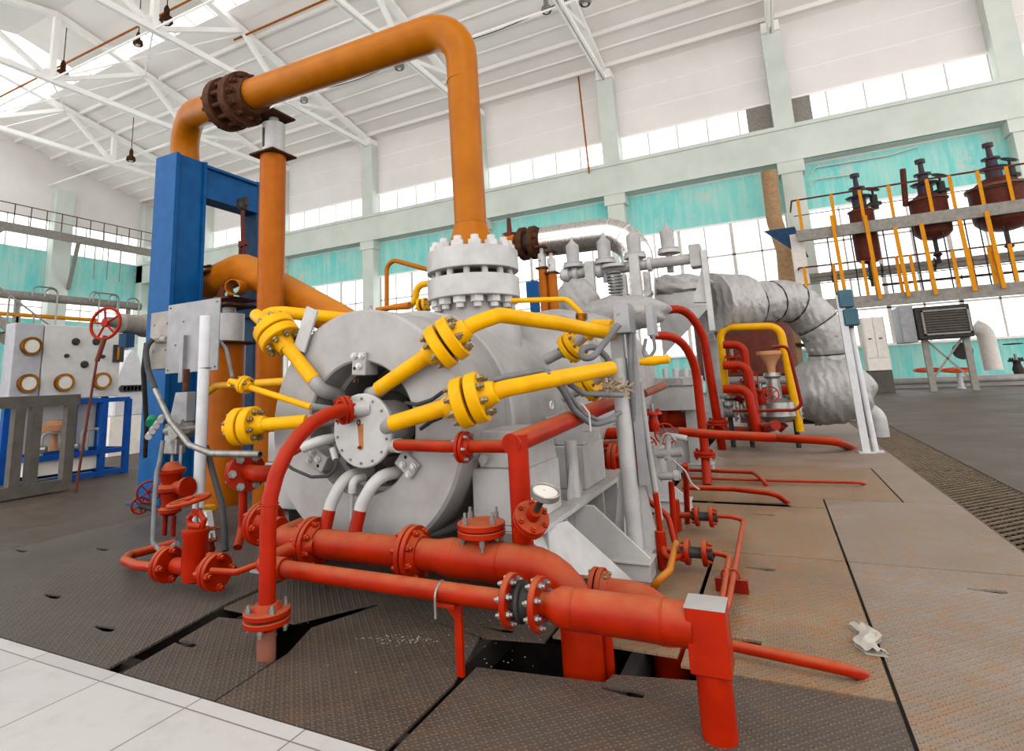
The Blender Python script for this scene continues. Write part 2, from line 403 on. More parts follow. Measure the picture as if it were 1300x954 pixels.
# ================================================================== SETTING
WY, GX, ZR0, SL = 38.0, -60.0, 22.6, 0.2125       # far wall, gable wall, eaves height, roof slope
RY = 18.0                                          # ridge
def zr(y): return ZR0 + (38 - max(y, 2 * RY - y)) * SL
COLX = [-49.8, -39.4, -29.0, -18.5, -8.2, 2.3, 12.9, 23.4]
# floor: brick floor round the plated pit, white tiled aisle in the foreground
PX0, PX1, PY0, PY1 = -6.44, 1.98, 1.88, 15.9
m = MB()
for lo, hi in (((-62, PY0, -.3), (PX0, 40, 0)), ((PX1, PY0, -.3), (40, 40, 0)), ((PX0, PY1, -.3), (PX1, 40, 0))): m.box(lo, hi)
struct('floor', m, 'floor')
struct('floor_tiled_aisle', MB().box((-62, -14, -.3), (40, PY0, .0)), 'tile')
m = MB().box((PX0, PY0, -1.2), (PX1, PY1, -1.0))
for lo, hi in (((PX0 - .1, PY0 - .1, -1.2), (PX0, PY1 + .1, -.3)), ((PX1, PY0 - .1, -1.2), (PX1 + .1, PY1 + .1, -.3)), ((PX0, PY0 - .1, -1.2), (PX1, PY0, -.3)), ((PX0, PY1, -1.2), (PX1, PY1 + .1, -.3))): m.box(lo, hi)
struct('floor_pit', m, 'pit')
m = MB()
for x in (-6.4, -4.8, -3.27, -3.0, -2.35, -1.5, -.75, .27, 1.31): m.box((x - .03, PY0, -.14), (x + .03, PY1, -.012))
for y in (2.0, 4.73, 6.8, 8.87, 10.94, 13.0, 15.2): m.box((PX0, y - .03, -.14), (PX1, y + .03, -.012))
for x in (-6.4, -3.2, -.75, 1.31):
    for y in (2.0, 6.8, 10.94, 15.2): m.box((x - .06, y - .06, -1.0), (x + .06, y + .06, -.14))
struct('trim_pit_joists', m, 'pit')  # joists take the pit's painted shade to keep the plate gaps black
struct('trim_machine_plinth', MB().box((-3.9, 3.2, -1.0), (-1.2, 12.5, -.13)), 'pit')  # plinth darkened with the same painted shade

# plates
SLOTS = [tuple(A(x, y, Z=0)[:2]) for x, y in ((1068, 697), (1262, 751), (972, 723), (950, 815), (70, 758), (137, 799), (133, 698), (240, 818), (1115, 598), (1145, 630), (1040, 644), (975, 654), (640, 800), (800, 880), (30, 700))]
def plate(poly, mat, label, z=0., name='floor_plate'):
    o = single(name, MB().prism([(x, y, -.012 + z) for x, y in poly], (0, 0, .012)), mat, label, 'floor plate', 'tread plates over the pit')
    xs, ys = [p[0] for p in poly], [p[1] for p in poly]
    hs = [h for h in SLOTS if min(xs) + .12 < h[0] < max(xs) - .12 and min(ys) + .1 < h[1] < max(ys) - .1]
    if hs:                                       # lifting slots cut right through the plate
        m = MB()
        for x, y in hs:
            m.prism([(x - .12, y - .012, -.1), (x + .01, y - .030, -.1), (x + .055, y - .022, -.1), (x + .06, y + .018, -.1), (x + .01, y + .028, -.1), (x - .12, y + .012, -.1)], (0, 0, .2))
        k = bpy.data.objects.new('slot_cutter', mesh('slot_cutter', m, 'pit')); COL.objects.link(k)
        b = o.modifiers.new('slots', 'BOOLEAN'); b.object = k; b.operation = 'DIFFERENCE'; b.solver = 'EXACT'
        me = bpy.data.meshes.new_from_object(o.evaluated_get(bpy.context.evaluated_depsgraph_get())); o.modifiers.clear(); old = o.data; o.data = me
        bpy.data.objects.remove(k)
    for f in o.data.polygons: f.use_smooth = False
    return o
G = .008
def rect(x0, y0, x1, y1): return [(x0 + G, y0 + G), (x1 - G, y0 + G), (x1 - G, y1 - G), (x0 + G, y1 - G)]
plate(rect(.27, 1.88, 1.34, 4.73), 'plate1', 'worn tread floor plate in the near right corner beside the grating')
plate(rect(-.55, 2.9, .27, 4.73), 'plate4', 'rust-streaked tread floor plate right of the square red post')
plate([(-1.40, 1.89), (.262, 1.89), (.262, 2.89), (-.44, 2.89), (-.44, 2.80), (-.80, 2.72), (-.82, 2.64), (-1.40, 2.56)], 'plate2', 'brown tread floor plate under the square red post')
plate([(-2.32, 1.89), (-1.43, 1.89), (-1.43, 2.40), (-1.53, 2.84), (-2.30, 3.03), (-2.47, 2.62), (-2.36, 2.34)], 'plate2', 'dark tread floor plate with white powder just right of the foremost red riser')
plate([(-2.98, 1.89), (-2.33, 1.89), (-2.36, 2.20), (-2.50, 2.30), (-2.60, 2.50), (-2.86, 2.58), (-3.12, 2.54)], 'plate3', 'grey tread floor plate between the long black gap and the foremost red riser')
plate([(-3.22, 2.66), (-2.62, 2.64), (-2.35, 3.05), (-1.5, 2.86), (-1.2, 2.92), (-1.2, 4.72), (-3.28, 4.72)], 'plate2', 'dark dusty floor plate under the twin red pipes')
plate([(-6.43, 1.89), (-3.10, 1.89), (-3.27, 2.75), (-3.30, 4.72), (-6.43, 4.72)], 'plate3', 'large grey floor plate left of the long black gap')
plate(rect(-1.19, 2.98, -.56, 4.73), 'plate4', 'sandy floor plate beside the grey outrigger foot')
plate(rect(-1.19, 4.73, .27, 6.36), 'plate4', 'sandy floor plate under the small red drain valves')
plate(rect(.27, 4.73, 1.34, 6.8), 'plate1', 'worn tread floor plate beside the grating, one row behind the near corner')
plate([(-1.19, 6.50), (-.06, 6.50), (-.02, 6.37), (.262, 6.37), (.262, 6.81), (.912, 6.81), (.912, 8.86), (-1.19, 8.86)], 'plate4', 'sandy floor plate crossed by two thin red pipes')
plate(rect(.92, 6.8, 1.34, 8.87), 'plate1', 'narrow tread floor plate strip beside the grating')
plate(rect(-1.19, 8.87, 1.34, 10.94), 'plate1', 'tread floor plate in front of the two leaning white posts')
plate(rect(-1.19, 10.94, 1.34, 15.9), 'plate1', 'farthest tread floor plate below the foil-wrapped pipe')
plate(rect(-6.43, 4.73, -3.25, 8.87), 'plate3', 'grey floor plate at the foot of the orange support posts')
plate(rect(-6.43, 8.87, -3.25, 15.9), 'plate3', 'grey floor plate behind the orange support posts')
# steel-strip grating, right of the plates: honeycomb of bent strips
m = MB(); x0, x1, t = 1.35, 1.97, .004
nx = 12; dx = (x1 - x0) / nx
for i in range(1, nx): m.bar((x0 + i * dx, PY0 + .01, -.02), (x0 + i * dx, 15.85, -.02), t, .022)
y = PY0 + .05; k = 0
while y < 15.8:
    for i in range(nx):
        if (i + k) % 2 == 0: m.bar((x0 + i * dx, y, -.012), (x0 + (i + 1) * dx, y + .03, -.012), .007, .016)
    y += .055; k += 1
for xa in (x0, x1): m.bar((xa, PY0, -.03), (xa, 15.9, -.03), .008, .045)
single('floor_grating', m, 'strip', 'long strip of open steel-strip grating right of the tread plates', 'grating')

# far wall with openings: dado, windows, teal band, girder zone, upper windows, panels
def wallband(m, z0, z1, x0=GX, x1=26.0, y=WY): m.box((x0, y, z0), (x1, y + .3, z1))
m = MB(); wallband(m, 17.6, 24.5); wallband(m, 13.2, 15.6); struct('wall_back', m, 'wall')
m = MB(); wallband(m, 0, 2.25); wallband(m, 10.4, 13.2); struct('wall_back_turquoise_band', m, 'teal')
m = MB()                                         # panel joints stand a little proud
for z in (19.3, 20.9): m.box((GX, WY - .02, z - .03), (26, WY, z + .03))
m.box((GX, WY - .12, 17.5), (26, WY, 17.62)); m.box((GX, WY - .10, 10.3), (26, WY, 10.42)); m.box((GX, WY - .16, 2.2), (26, WY, 2.32))
struct('trim_panel_joints', m, 'ceil')
m = MB().box((GX, WY - 1.0, 13.3), (26, WY - .02, 15.3)); m.box((GX, WY - 1.1, 15.3), (26, WY - .02, 15.55)); m.box((GX, WY - 1.05, 13.3), (26, WY - .9, 13.45))
struct('trim_crane_girder', m, 'column')
for i, x in enumerate(COLX):
    struct('trim_column_%d' % (i + 1), MB().box((x - .55, WY - .9, 0), (x + .55, WY + .02, 21.9)).box((x - .7, WY - 1.0, 12.6), (x + .7, WY - .0, 13.3)), 'column')
# window bays
wn = 0
for i in range(len(COLX) + 1):
    xa = GX if i == 0 else COLX[i - 1] + .55; xb = 26 if i == len(COLX) else COLX[i] - .55
    for (z0, z1, rows) in ((15.6, 17.6, 1), (2.25, 10.4, 4)):
        wn += 1; m = MB(); npn = max(2, round((xb - xa) / (1.75 if rows == 1 else 1.6)))
        for k in range(npn + 1):
            xx = xa + (xb - xa) * k / npn; th = .1 if (k % 2 == 0 and rows > 1) else .045
            m.box((xx - th, WY + .05, z0), (xx + th, WY + .15, z1))
        for k in range(rows + 1):
            zz = z0 + (z1 - z0) * k / rows; m.box((xa, WY + .05, zz - .05), (xb, WY + .15, zz + .05))
        f = struct('window_%d' % wn, m, 'cream')
        g = bpy.data.objects.new('window_glass', mesh('window_glass', MB().box((xa, WY + .09, z0), (xb, WY + .11, z1)), 'glass')); COL.objects.link(g); g.parent = f
# blanked end panes of the upper windows next to the column at the right
struct('trim_blank_pane', MB().box((.35, WY - .02, 15.6), (1.75, WY + .1, 17.6)).box((2.85, WY - .02, 15.6), (3.9, WY + .1, 17.6)), 'greypaint')
# gable wall at the left
def gband(m, z0, z1, y0=-2., y1=WY, x=GX): m.box((x - .3, y0, z0), (x, y1, z1))
m = MB(); gband(m, 18.4, 28)
struct('wall_left', m, 'wall')
m = MB(); gband(m, 11.2, 15.4); gband(m, 0, 8.9); struct('wall_left_turquoise_band', m, 'teal')
GY = [17.5, 29.2]
for i, y in enumerate(GY): struct('trim_gable_column_%d' % (i + 1), MB().box((GX - .02, y - .8, 0), (GX + .9, y + .8, 21.5)), 'column')
struct('trim_corner_column', MB().box((GX - .02, WY - 1.0, 0), (GX + 1.0, WY + .02, 22)), 'column')
for (z0, z1) in ((15.4, 18.4), (8.9, 11.2)):
    for ya, yb in ((-2, GY[0] - .8), (GY[0] + .8, GY[1] - .8), (GY[1] + .8, WY - 1)):
        wn += 1; m = MB(); k = max(2, round((yb - ya) / 1.7))
        for j in range(k + 1):
            yy = ya + (yb - ya) * j / k; m.box((GX - .15, yy - .04, z0), (GX - .05, yy + .04, z1))
        for zz in (z0, (z0 + z1) / 2, z1): m.box((GX - .15, ya, zz - .05), (GX - .05, yb, zz + .05))
        f = struct('window_%d' % wn, m, 'cream')
        g = bpy.data.objects.new('window_glass', mesh('window_glass', MB().box((GX - .11, ya, z0), (GX - .09, yb, z1)), 'glass')); COL.objects.link(g); g.parent = f

# roof: two slopes, glazed strips, ribbed slabs
def roofq(m, x0, x1, y0, y1, t=.25):
    m.add([(x0, y0, zr(y0)), (x1, y0, zr(y0)), (x1, y1, zr(y1)), (x0, y1, zr(y1)), (x0, y0, zr(y0) + t), (x1, y0, zr(y0) + t), (x1, y1, zr(y1) + t), (x0, y1, zr(y1) + t)],
          [(0, 1, 2, 3), (7, 6, 5, 4), (0, 4, 5, 1), (1, 5, 6, 2), (2, 6, 7, 3), (3, 7, 4, 0)])
m = MB()
roofq(m, GX, 26, 22.7, 38); roofq(m, -26, 26, 18, 22.7); roofq(m, -44.5, -26, 18.0, 21.7); roofq(m, GX, -57, 18, 21.7)
roofq(m, -44.5, 26, -2, 18); roofq(m, GX, -44.5, -2, 15.0); roofq(m, GX, -57, 15, 18)
for k in range(-2, 38, 3):                       # ribs of the slabs, along the hall
    if 12 < k < 23: continue
    m.bar((GX, k, zr(k) - .12), (26, k, zr(k) - .12), .16, .3)
    m.bar((GX, k + 1.5, zr(k + 1.5) - .06), (26, k + 1.5, zr(k + 1.5) - .06), .1, .14)
struct('ceiling', m, 'ceil')
m = MB()
for y0, y1, xa, xb in ((21.7, 22.7, GX, -26), (18.0, 21.7, -57, -44.5), (15.0, 18.0, -57, -44.5)): 
    m.add([(xa, y0, zr(y0) + .15), (xb, y0, zr(y0) + .15), (xb, y1, zr(y1) + .15), (xa, y1, zr(y1) + .15)], [(0, 1, 2, 3)])
f = MB()
for x in range(-60, -26, 2): f.bar((x, 21.7, zr(21.7) + .1), (x, 22.7, zr(22.7) + .1), .06, .08)
for x in (-54, -51, -48): f.bar((x, 15, zr(15) + .1), (x, 18, zr(18) + .1), .06, .08); f.bar((x, 18, zr(18) + .1), (x, 21.7, zr(21.7) + .1), .06, .08)
wn += 1; fo = struct('window_%d' % wn, f, 'cream'); g = bpy.data.objects.new('window_glass', mesh('window_glass', m, 'glass')); COL.objects.link(g); g.parent = fo
# trusses, one per column line
def truss(x):
    m = MB(); zb = 21.85; a = .16
    def z(y): return zr(y) - .35
    for xx in (x - .12, x + .12): m.bar((xx, -2, zb), (xx, 38, zb), .13, .34)
    m.bar((x, 18, z(18)), (x, 38, z(38)), .42, .36); m.bar((x, 18, z(18)), (x, -2, z(-2)), .42, .36)
    for b, t in ((18, 24), (28, 24), (28, 33), (18, 12), (8, 12), (8, 3)): m.bar((x, b, zb), (x, t, z(t)), .28, .28)
    for y in (18, 28, 8): m.bar((x, y, zb), (x, y, z(y)), .34, .34)
    m.prism([(x - .02, 17.3, zb + .1), (x - .02, 18.7, zb + .1), (x - .02, 18.4, zb + .7), (x - .02, 17.6, zb + .7)], (.04, 0, 0))
    m.prism([(x - .02, 36.6, zb - .1), (x - .02, 38, zb - .1), (x - .02, 38, z(38)), (x - .02, 37.2, z(37.5))], (.04, 0, 0))
    m.box((x - .5, 36.9, 21.75), (x + .5, 38, 22.4))
    return m
for i, x in enumerate(COLX): struct('trim_truss_%d' % (i + 1), truss(x), 'truss')
m = MB()
for x0, x1 in zip([GX] + COLX[:-1], COLX):       # ties and braces between the trusses
    m.cyl((x0, 18, 21.85), (x1, 18, 21.85), .07, n=8); m.cyl((x0, 28, 21.85), (x1, 28, 21.85), .06, n=8)
    if x0 < -30: m.cyl((x0, 18, 21.9), (x1, 24, 25.0), .05, n=6); m.cyl((x1, 18, 21.9), (x0, 24, 25.0), .05, n=6)
struct('trim_truss_ties', m, 'truss')
# ================================================================== THE COMPRESSOR
AX, AZ = -2.43, 1.045                              # machine axis, along Y
Yv = V((0, 1, 0)); Xv = V((1, 0, 0)); Zv = V((0, 0, 1))
c = Thing('centrifugal_compressor', 'big silver-grey barrel compressor in the middle with a round open front end', 'compressor')
# front casing: ring with a round recess
front = c.part('front_casing', MB().rev((AX, 3.0, AZ), Yv, [(.60, .0), (.60, .44), (.24, .40), (.22, .425), (.012, .425), (0, .437), (0, .750), (.02, .768), (.50, .768), (.52, .76), (.62, .76), (.62, 0)], 96, cap=False), 'silver')
c.part('barrel', MB().rev((AX, 3.62, AZ), Yv, [(0, .80), (.02, .815), (.30, .815), (.32, .74), (1.30, .74), (1.35, .86), (1.45, .95), (2.2, .95), (2.24, .80), (2.6, .80), (2.62, .9), (2.8, .9), (2.82, .70), (4.4, .70)], 96), 'silver')
c.part('inner_seal_housing', MB().rev((AX, 3.26, AZ), Yv, [(0, .0), (0, .20), (.04, .22), (.10, .22), (.12, .30), (.2, .32), (.22, .38), (.33, .38)], 64, cap=False).rev((AX, 3.10, AZ), Yv, [(0, .13), (.2, .15)], 40), 'recess')
c.bolts(front, (AX, 3.24, AZ), -Yv, .36, 14, .022, .05, 'nut')
# end cover disc in front of the opening
ec = A(459, 547, Y=2.90)
cov = c.part('end_cover', MB().rev((ec.x, 2.90, ec.z), Yv, [(0, 0), (0, .218), (.008, .226), (.028, .226), (.03, .215), (.05, .215), (.052, .18), (.34, .17), (.34, 0)], 64, cap=False), 'silver2', label='round grey end cover with a rust streak')
for i in range(14):
    a = 2 * PI * i / 14 + .2
    c.bolts(cov, (ec.x + .196 * math.cos(a), 2.90, ec.z + .196 * math.sin(a)), -Yv, .0, 1, .009, .012, 'steel')
c.part('eye_bolt', MB().torus((ec.x - .01, 2.885, ec.z + .05), Xv, .014, .005, 14, 6), 'brownrust', cov); c.part('stud', MB().cyl((ec.x - .01, 2.9, ec.z - .1), (ec.x - .01, 2.88, ec.z - .1), .009, n=8), 'brownrust', cov)
c.part('rust_streak', MB().prism([(ec.x - .03, 2.8985, ec.z + .04), (ec.x + .015, 2.8985, ec.z + .04), (ec.x + .012, 2.8985, ec.z - .11), (ec.x - .018, 2.8985, ec.z - .12)], (0, .004, 0)), 'rustcolor', cov)
# retaining blocks round the recess
for (px, py, an) in ((455, 459, -3), (400, 582, 60), (518, 592, -128)):
    q = A(px, py, Y=2.97); mb = MB(); t = math.radians(an)
    ux = V((math.cos(t), 0, math.sin(t))); uz = V((-math.sin(t), 0, math.cos(t)))
    poly = [q + ux * a + uz * b for a, b in ((-.055, .06), (.055, .06), (.055, -.09), (-.055, -.09))]
    b = c.part('retaining_block', mb.prism([p + Yv * .0 for p in poly], (0, .14, 0)), 'silver', bev=.006)
    for a, bb in ((-.03, .035), (.03, .035), (.012, -.03)): c.bolts(b, q + ux * a + uz * bb, -Yv, 0, 1, .022, .03, 'silverbolt')
    c.part('dowel_hole_shade', MB().cyl(q - ux * .03 - uz * .045 - Yv * .002, q - ux * .03 - uz * .045 + Yv * .01, .011, n=12), 'pit', b)  # no hole cut: a dark disc paints the shade inside it
lt = A(361, 545, Y=3.0)
c.part('lifting_bracket', MB().bar(A(380, 445, Y=2.97), A(397, 392, Y=2.97), .11, .02, up=(0, 1, 0)), 'silver2', bev=.003)
for q in ((470, 392), (700, 515)): 
    p = A(q[0], q[1], Y=3.05); c.part('lifting_eye', MB().torus(p, Xv, .02, .006, 12, 6), 'silver')
# nozzle neck, pad and upper casing block
NX, NY = -2.33, 4.5
c.part('nozzle_neck', MB().rev((NX, NY, 1.4), Zv, [(0, .42), (.40, .40), (.46, .30), (.64, .29)], 48), 'silver')
f = c.flange((NX, NY, 2.235), Zv, .415, .185, 'silver2', gap=.06, nb=0, hub=None, n=64, name='nozzle_flange', gm='darkmetal')
c.part('flange_neck_ring', MB().cyl((NX, NY, 2.2), (NX, NY, 2.33), .26, n=32), 'silverdark')
for k, zz in ((1, 2.45), (-1, 2.02)):
    c.bolts(f[0 if k < 0 else 1], (NX, NY, zz), Zv * k, .335, 14, .060, .095, 'silverbolt')
for i in range(14):
    a = 2 * PI * i / 14 + .1; m = MB(); m.cyl((NX + .345 * math.cos(a), NY + .345 * math.sin(a), 2.2), (NX + .345 * math.cos(a), NY + .345 * math.sin(a), 2.33), .03, n=10); c.part('stud', m, 'silver2')
# feet on pedestals, both sides
for sx in (1, -1):
    for y0, y1 in ((3.20, 3.78), (4.35, 4.9), (6.1, 6.7)):
        xa = AX + sx * .70; xb = AX + sx * 1.06
        lo, hi = min(xa, xb), max(xa, xb)
        fm = MB().box((lo, y0, .46), (hi, y1, .78))
        fm.prism([(xb, y0 + .03, .78), (xb, y1 - .03, .78), (xb, y1 - .1, 1.0), (xb, y0 + .03, 1.0)], (xa - xb + sx * .04, 0, 0))
        ft = c.part('support_foot', fm, 'silver2', bev=.008)
        c.part('keeper_bolt', MB().rev((xb - sx * .25, y0 - .03, .84), -Yv, [(-.05, .012), (0, .03), (.03, .03)], 6), 'silver', ft)
# welded base frame: rails, webs, outriggers, gussets
fr = MB()
for sx in (1, -1):
    xr = AX + sx * 1.02
    fr.box((xr - .17, 3.2, .43), (xr + .13, 9.6, .46)); fr.box((xr - .02, 3.2, .02), (xr + .0, 9.6, .43)); fr.box((xr - .17, 3.2, .0), (xr + .13, 9.6, .02))
    for y in (3.3, 3.62, 4.0, 4.5, 4.95, 5.5, 6.2, 7.0, 8.0, 9.0): fr.box((xr - .15, y - .008, .02), (xr + .12, y + .008, .43))
for y in (5.0, 9.58): fr.box((AX - 1.0, y, .02), (AX + 1.0, y + .02, .25))
c.part('base_frame', fr, 'silver2', bev=.003)
for y, h in ((4.0, .42), (5.9, .42), (8.2, .4)):
    og = MB().box((-1.30, y - .09, .0), (-.86, y + .09, .105)); og.prism([(-1.36, y - .012, .43), (-1.22, y - .012, .43), (-.87, y - .012, .125), (-.87, y - .012, .10), (-1.36, y - .012, .10)], (0, .024, 0))
    og.box((-1.30, y - .11, .105), (-.85, y + .11, .122))
    c.part('outrigger', og, 'silver2', bev=.003)
m = MB()                                       # slanting front apron plates
m.prism([(-1.62, 3.14, .44), (-1.42, 3.14, .44), (-1.05, 3.5, .02), (-1.30, 3.42, .02)], (0, .02, 0))
m.prism([(-1.42, 3.16, .44), (-1.26, 3.5, .44), (-.98, 3.86, .02), (-1.10, 3.5, .02)], (.02, .0, 0))
c.part('apron_plate', m, 'silver2')
m = MB().prism([(-1.15, 4.2, .1), (-.92, 4.2, .1), (-1.0, 4.2, .62), (-1.08, 4.2, .62)], (0, .012, 0)); m.prism([(-1.05, 4.05, .1), (-1.05, 4.4, .1), (-1.05, 4.27, .55), (-1.05, 4.18, .55)], (.012, 0, 0))
c.part('post_gusset', m, 'silver2')
c.finish()

# small pipe post with gussets standing on the frame (short one)
t = Thing('pipe_stanchion', 'short silver stanchion under the slanting red pipe on the base frame', 'stanchion')
b = A(728, 614, X=-1.36); b.z = .46
t.part('post', MB().cyl(b, (b.x, b.y, .86), .045), 'silver2')
m = MB()
for k in (-1, 1): m.prism([b + Yv * (k * .03), b + Yv * (k * .15), b + Yv * (k * .15) + Zv * .06, b + Yv * (k * .05) + Zv * .24, b + Yv * (k * .03) + Zv * .24], (.012, 0, 0))
t.part('gusset', m, 'silver2'); t.part('foot_plate', MB().box(b - V((.09, .18, 0)), b + V((.07, .18, .02))), 'silver2')
t.finish()
# tall cable post with the junction box
t = Thing('cable_post', 'tall silver post with gusseted foot carrying the grey junction box', 'post')
P = V((A(800, 620, Y=4.15).x, 4.15, .122)); top = 1.62
t.part('post', MB().cyl(P, (P.x, P.y, 1.42), .058, n=20), 'silver2')
t.part('upper_post', MB().box((P.x - .045, P.y - .02, 1.15), (P.x + .045, P.y + .05, 1.66)), 'silver')
m = MB().prism([P + V((-.17, .03, 0)), P + V((.17, .03, 0)), P + V((.07, .03, .52)), P + V((-.06, .03, .52))], (0, .014, 0)); m.box(P + V((-.13, -.1, -.0)), P + V((.12, .1, .012)))
t.part('gusset', m, 'silver2')
q = A(812, 400, Y=4.15)
t.part('cable_tray', MB().box((P.x + .07, P.y - .02, .55), (P.x + .13, P.y + .02, 1.6)), 'galv')
t.finish()
t = Thing('junction_box', 'grey sheet-metal junction box on top of the cable post', 'junction box')
def pbox(x0, y0, x1, y1, Y, d):
    a, b = A(x0, y0, Y=Y), A(x1, y1, Y=Y); return V((a.x, Y, b.z)), V((b.x, Y + d, a.z))
lo, hi = pbox(777, 386, 800, 422, 4.0, .2); t.part('box', MB().box(lo, hi), 'galv', bev=.004)
lo, hi = pbox(818, 388, 831, 426, 4.1, .16); t.part('side_box', MB().box(lo, hi), 'galv', bev=.003)
t.part('cover_screw', MB().cyl(A(784, 398, Y=4.0), A(784, 398, Y=3.985), .008, n=8), 'steel')
t.finish()

# ------------------------------------------------------------------ overhead orange pipe with the rusty flange pair
t = Thing('overhead_gas_pipe', 'huge orange pipe rising from the compressor flange and arching over the frame', 'pipe')
r = .150
ve = A(243, 205, Y=5.45)
pts = [V((NX, NY, 2.60)), V((NX - .02, NY, 4.78)), A(300, 127, Y=4.75), A(230, 150, Y=5.35), V((ve.x, 5.45, 4.2)), V((ve.x, 5.45, 3.1))]
main = t.part('pipe', MB().tube([pts[0], pts[1], pts[1].lerp(pts[2], .97)], [.148, .19], .42, 28), 'orange')
t.part('elbow_pipe', MB().tube([pts[1].lerp(pts[2], .97)] + pts[2:], .20, .62, 28), 'orange')
t.part('welding_neck', MB().rev((NX, NY, 2.40), Zv, [(0, .25), (.06, .24), (.22, .185), (.30, .158), (.33, .153)], 36), 'orange')
t.part('weld_bead', MB().torus((NX, NY, 2.73), Zv, .150, .006, 32, 6), 'orange', main)
t.part('weld_bead', MB().torus((NX - .02, NY, 4.16), Zv, .150, .006, 32, 6), 'orange', main)
ax = (pts[2] - pts[1]).normalized()
fc = A(300, 130, Y=4.75)
fl = t.flange(fc, ax, .345, .125, 'rust', gap=.19, nb=12, br=.040, bmat='rust', hub=.21, name='rusty_flange', gm='rust', bl=1.3)
m = MB(); x = ax.orthogonal().normalized(); yy = ax.cross(x)
for i in range(12):
    a = .3 + 2 * PI * i / 12; o = fc + x * (.29 * math.cos(a)) + yy * (.29 * math.sin(a)); m.cyl(o - ax * .1, o + ax * .1, .030, n=8)
t.part('stud_row', m, 'rust', fl[0])
t.finish()

# support posts with white spring cans
def spring_post(name, label, x, y, r, zt, z1, plate_mat='rust', z0=0):
    t = Thing(name, label, 'pipe support', 'orange spring-can pipe supports')
    t.part('post', MB().cyl((x, y, z0), (x, y, zt), r, n=28), 'orangedark')
    t.part('flange_plate', MB().box((x - r * 1.3, y - r * 1.3, zt), (x + r * 1.3, y + r * 1.3, zt + .025)), plate_mat, bev=.004)
    can = t.part('spring_can', MB().rev((x, y, zt + .025), Zv, [(0, r * .9), (z1 - zt, r * .9), (z1 - zt + .02, r * .4), (z1 - zt + .09, r * .4)], 28), 'silver2')
    t.part('scale_slot', MB().box((x - r * .25, y - r * .92, zt + .1), (x - r * .02, y - r * .8, z1 - .06)), 'darkmetal', can)
    t.part('load_plate', MB().box((x - r * 1.2, y - r * 1.2, z1 + .11), (x + r * 1.2, y + r * 1.2, z1 + .14)), plate_mat, bev=.004)
    t.finish()
p2 = A(345, 300, Y=5.05); q1 = A(345, 200, Y=5.05); q2 = A(345, 162, Y=5.05)
spring_post('spring_pipe_support', 'tallest orange post with a white spring can under the rusty flanges', p2.x, 5.05, .16, q1.z, q2.z)
p1 = A(283, 640, Z=0); q1 = A(285, 438, Y=p1.y); q2 = A(290, 402, Y=p1.y)
spring_post('spring_pipe_support', 'shorter thick orange post with rusty-topped spring can beside the blue column', p1.x, p1.y, .21, q1.z, q2.z)

# blue portal frame
t = Thing('blue_portal_frame', 'tall blue steel portal frame at the left holding the orange pipe', 'frame')
t.part('column', MB().box((-7.27, 4.72, 0), (-6.87, 5.12, 4.56)).box((-7.27, 4.66, 0), (-6.83, 4.72, 4.56)).box((-7.29, 5.10, 0), (-6.83, 5.14, 4.56)), 'blue', bev=.004)
t.part('column', MB().box((-7.2, 6.05, 0), (-6.87, 6.4, 4.56)), 'navy', bev=.004)
t.part('top_beam', MB().box((-6.93, 5.12, 4.06), (-6.87, 6.05, 4.5)).box((-7.1, 5.12, 4.03), (-6.82, 6.05, 4.07)).box((-7.1, 5.12, 4.48), (-6.82, 6.05, 4.52)), 'blue')
t.part('top_beam', MB().box((-8.3, 5.95, 4.45), (-6.9, 6.15, 4.55)), 'blue')
t.part('lower_beam', MB().box((-7.1, 5.12, 2.40), (-6.85, 6.05, 2.62)), 'navy')
t.part('base_plate', MB().box((-7.4, 4.6, 0), (-6.75, 5.25, .02)), 'blue')
t.finish()

# big rusty orange pipe that comes through the portal and slopes down behind the drum
t = Thing('sloping_gas_pipe', 'thick weathered orange pipe sloping down from the blue frame behind the compressor', 'pipe')
pts = [V((ve.x, 5.45, 3.0)), A(262, 362, Y=5.5), A(308, 340, Y=5.45), A(425, 405, Y=5.5), A(470, 432, Y=5.6)]
mp = t.part('pipe', MB().tube(pts, .215, .4, 28), 'orangerust')
pp = A(295, 380, Y=5.3)
t.part('saddle_plate', MB().box(pp + V((-.3, -.25, -.03)), pp + V((.22, .25, .0))), 'brownrust', bev=.004)
t.part('saddle_rib', MB().prism([pp + V((-.22, -.1, 0)), pp + V((-.05, -.1, 0)), pp + V((-.05, -.1, .16)), pp + V((-.12, -.1, .18))], (0, .02, 0)).prism([pp + V((.02, -.1, 0)), pp + V((.12, -.1, 0)), pp + V((.1, -.1, .16)), pp + V((.02, -.1, .16))], (0, .02, 0)), 'brownrust')
e = A(305, 366, Y=5.2); m = MB(); m.rev(e, V((.5, -1, -.1)), [(0, .10), (.24, .10), (.24, .088), (.02, .088)], 24, cap=False)
t.part('branch_stub', m, 'orangerust')
q = A(260, 342, Y=5.25)
t.part('clamp_lug', MB().box(q + V((-.2, -.02, .02)), q + V((.12, .02, .05))).box(q + V((-.2, -.02, -.06)), q + V((.12, .02, -.03))).cyl(q + V((-.02, -.03, -.08)), q + V((-.02, -.03, .07)), .02, n=8), 'rust')
t.finish()
t = Thing('turnbuckle_hanger', 'rusty turnbuckle rod hanging from the blue beam', 'pipe hanger')
a = A(308, 262, Y=5.5); b = A(308, 322, Y=5.5)
t.part('shackle', MB().ball(a, .075).box(a + V((-.09, -.03, .0)), a + V((.09, .03, .12))), 'darkmetal')
t.part('rod', MB().cyl(a, b + V((0, 0, .1)), .028), 'brownrust')
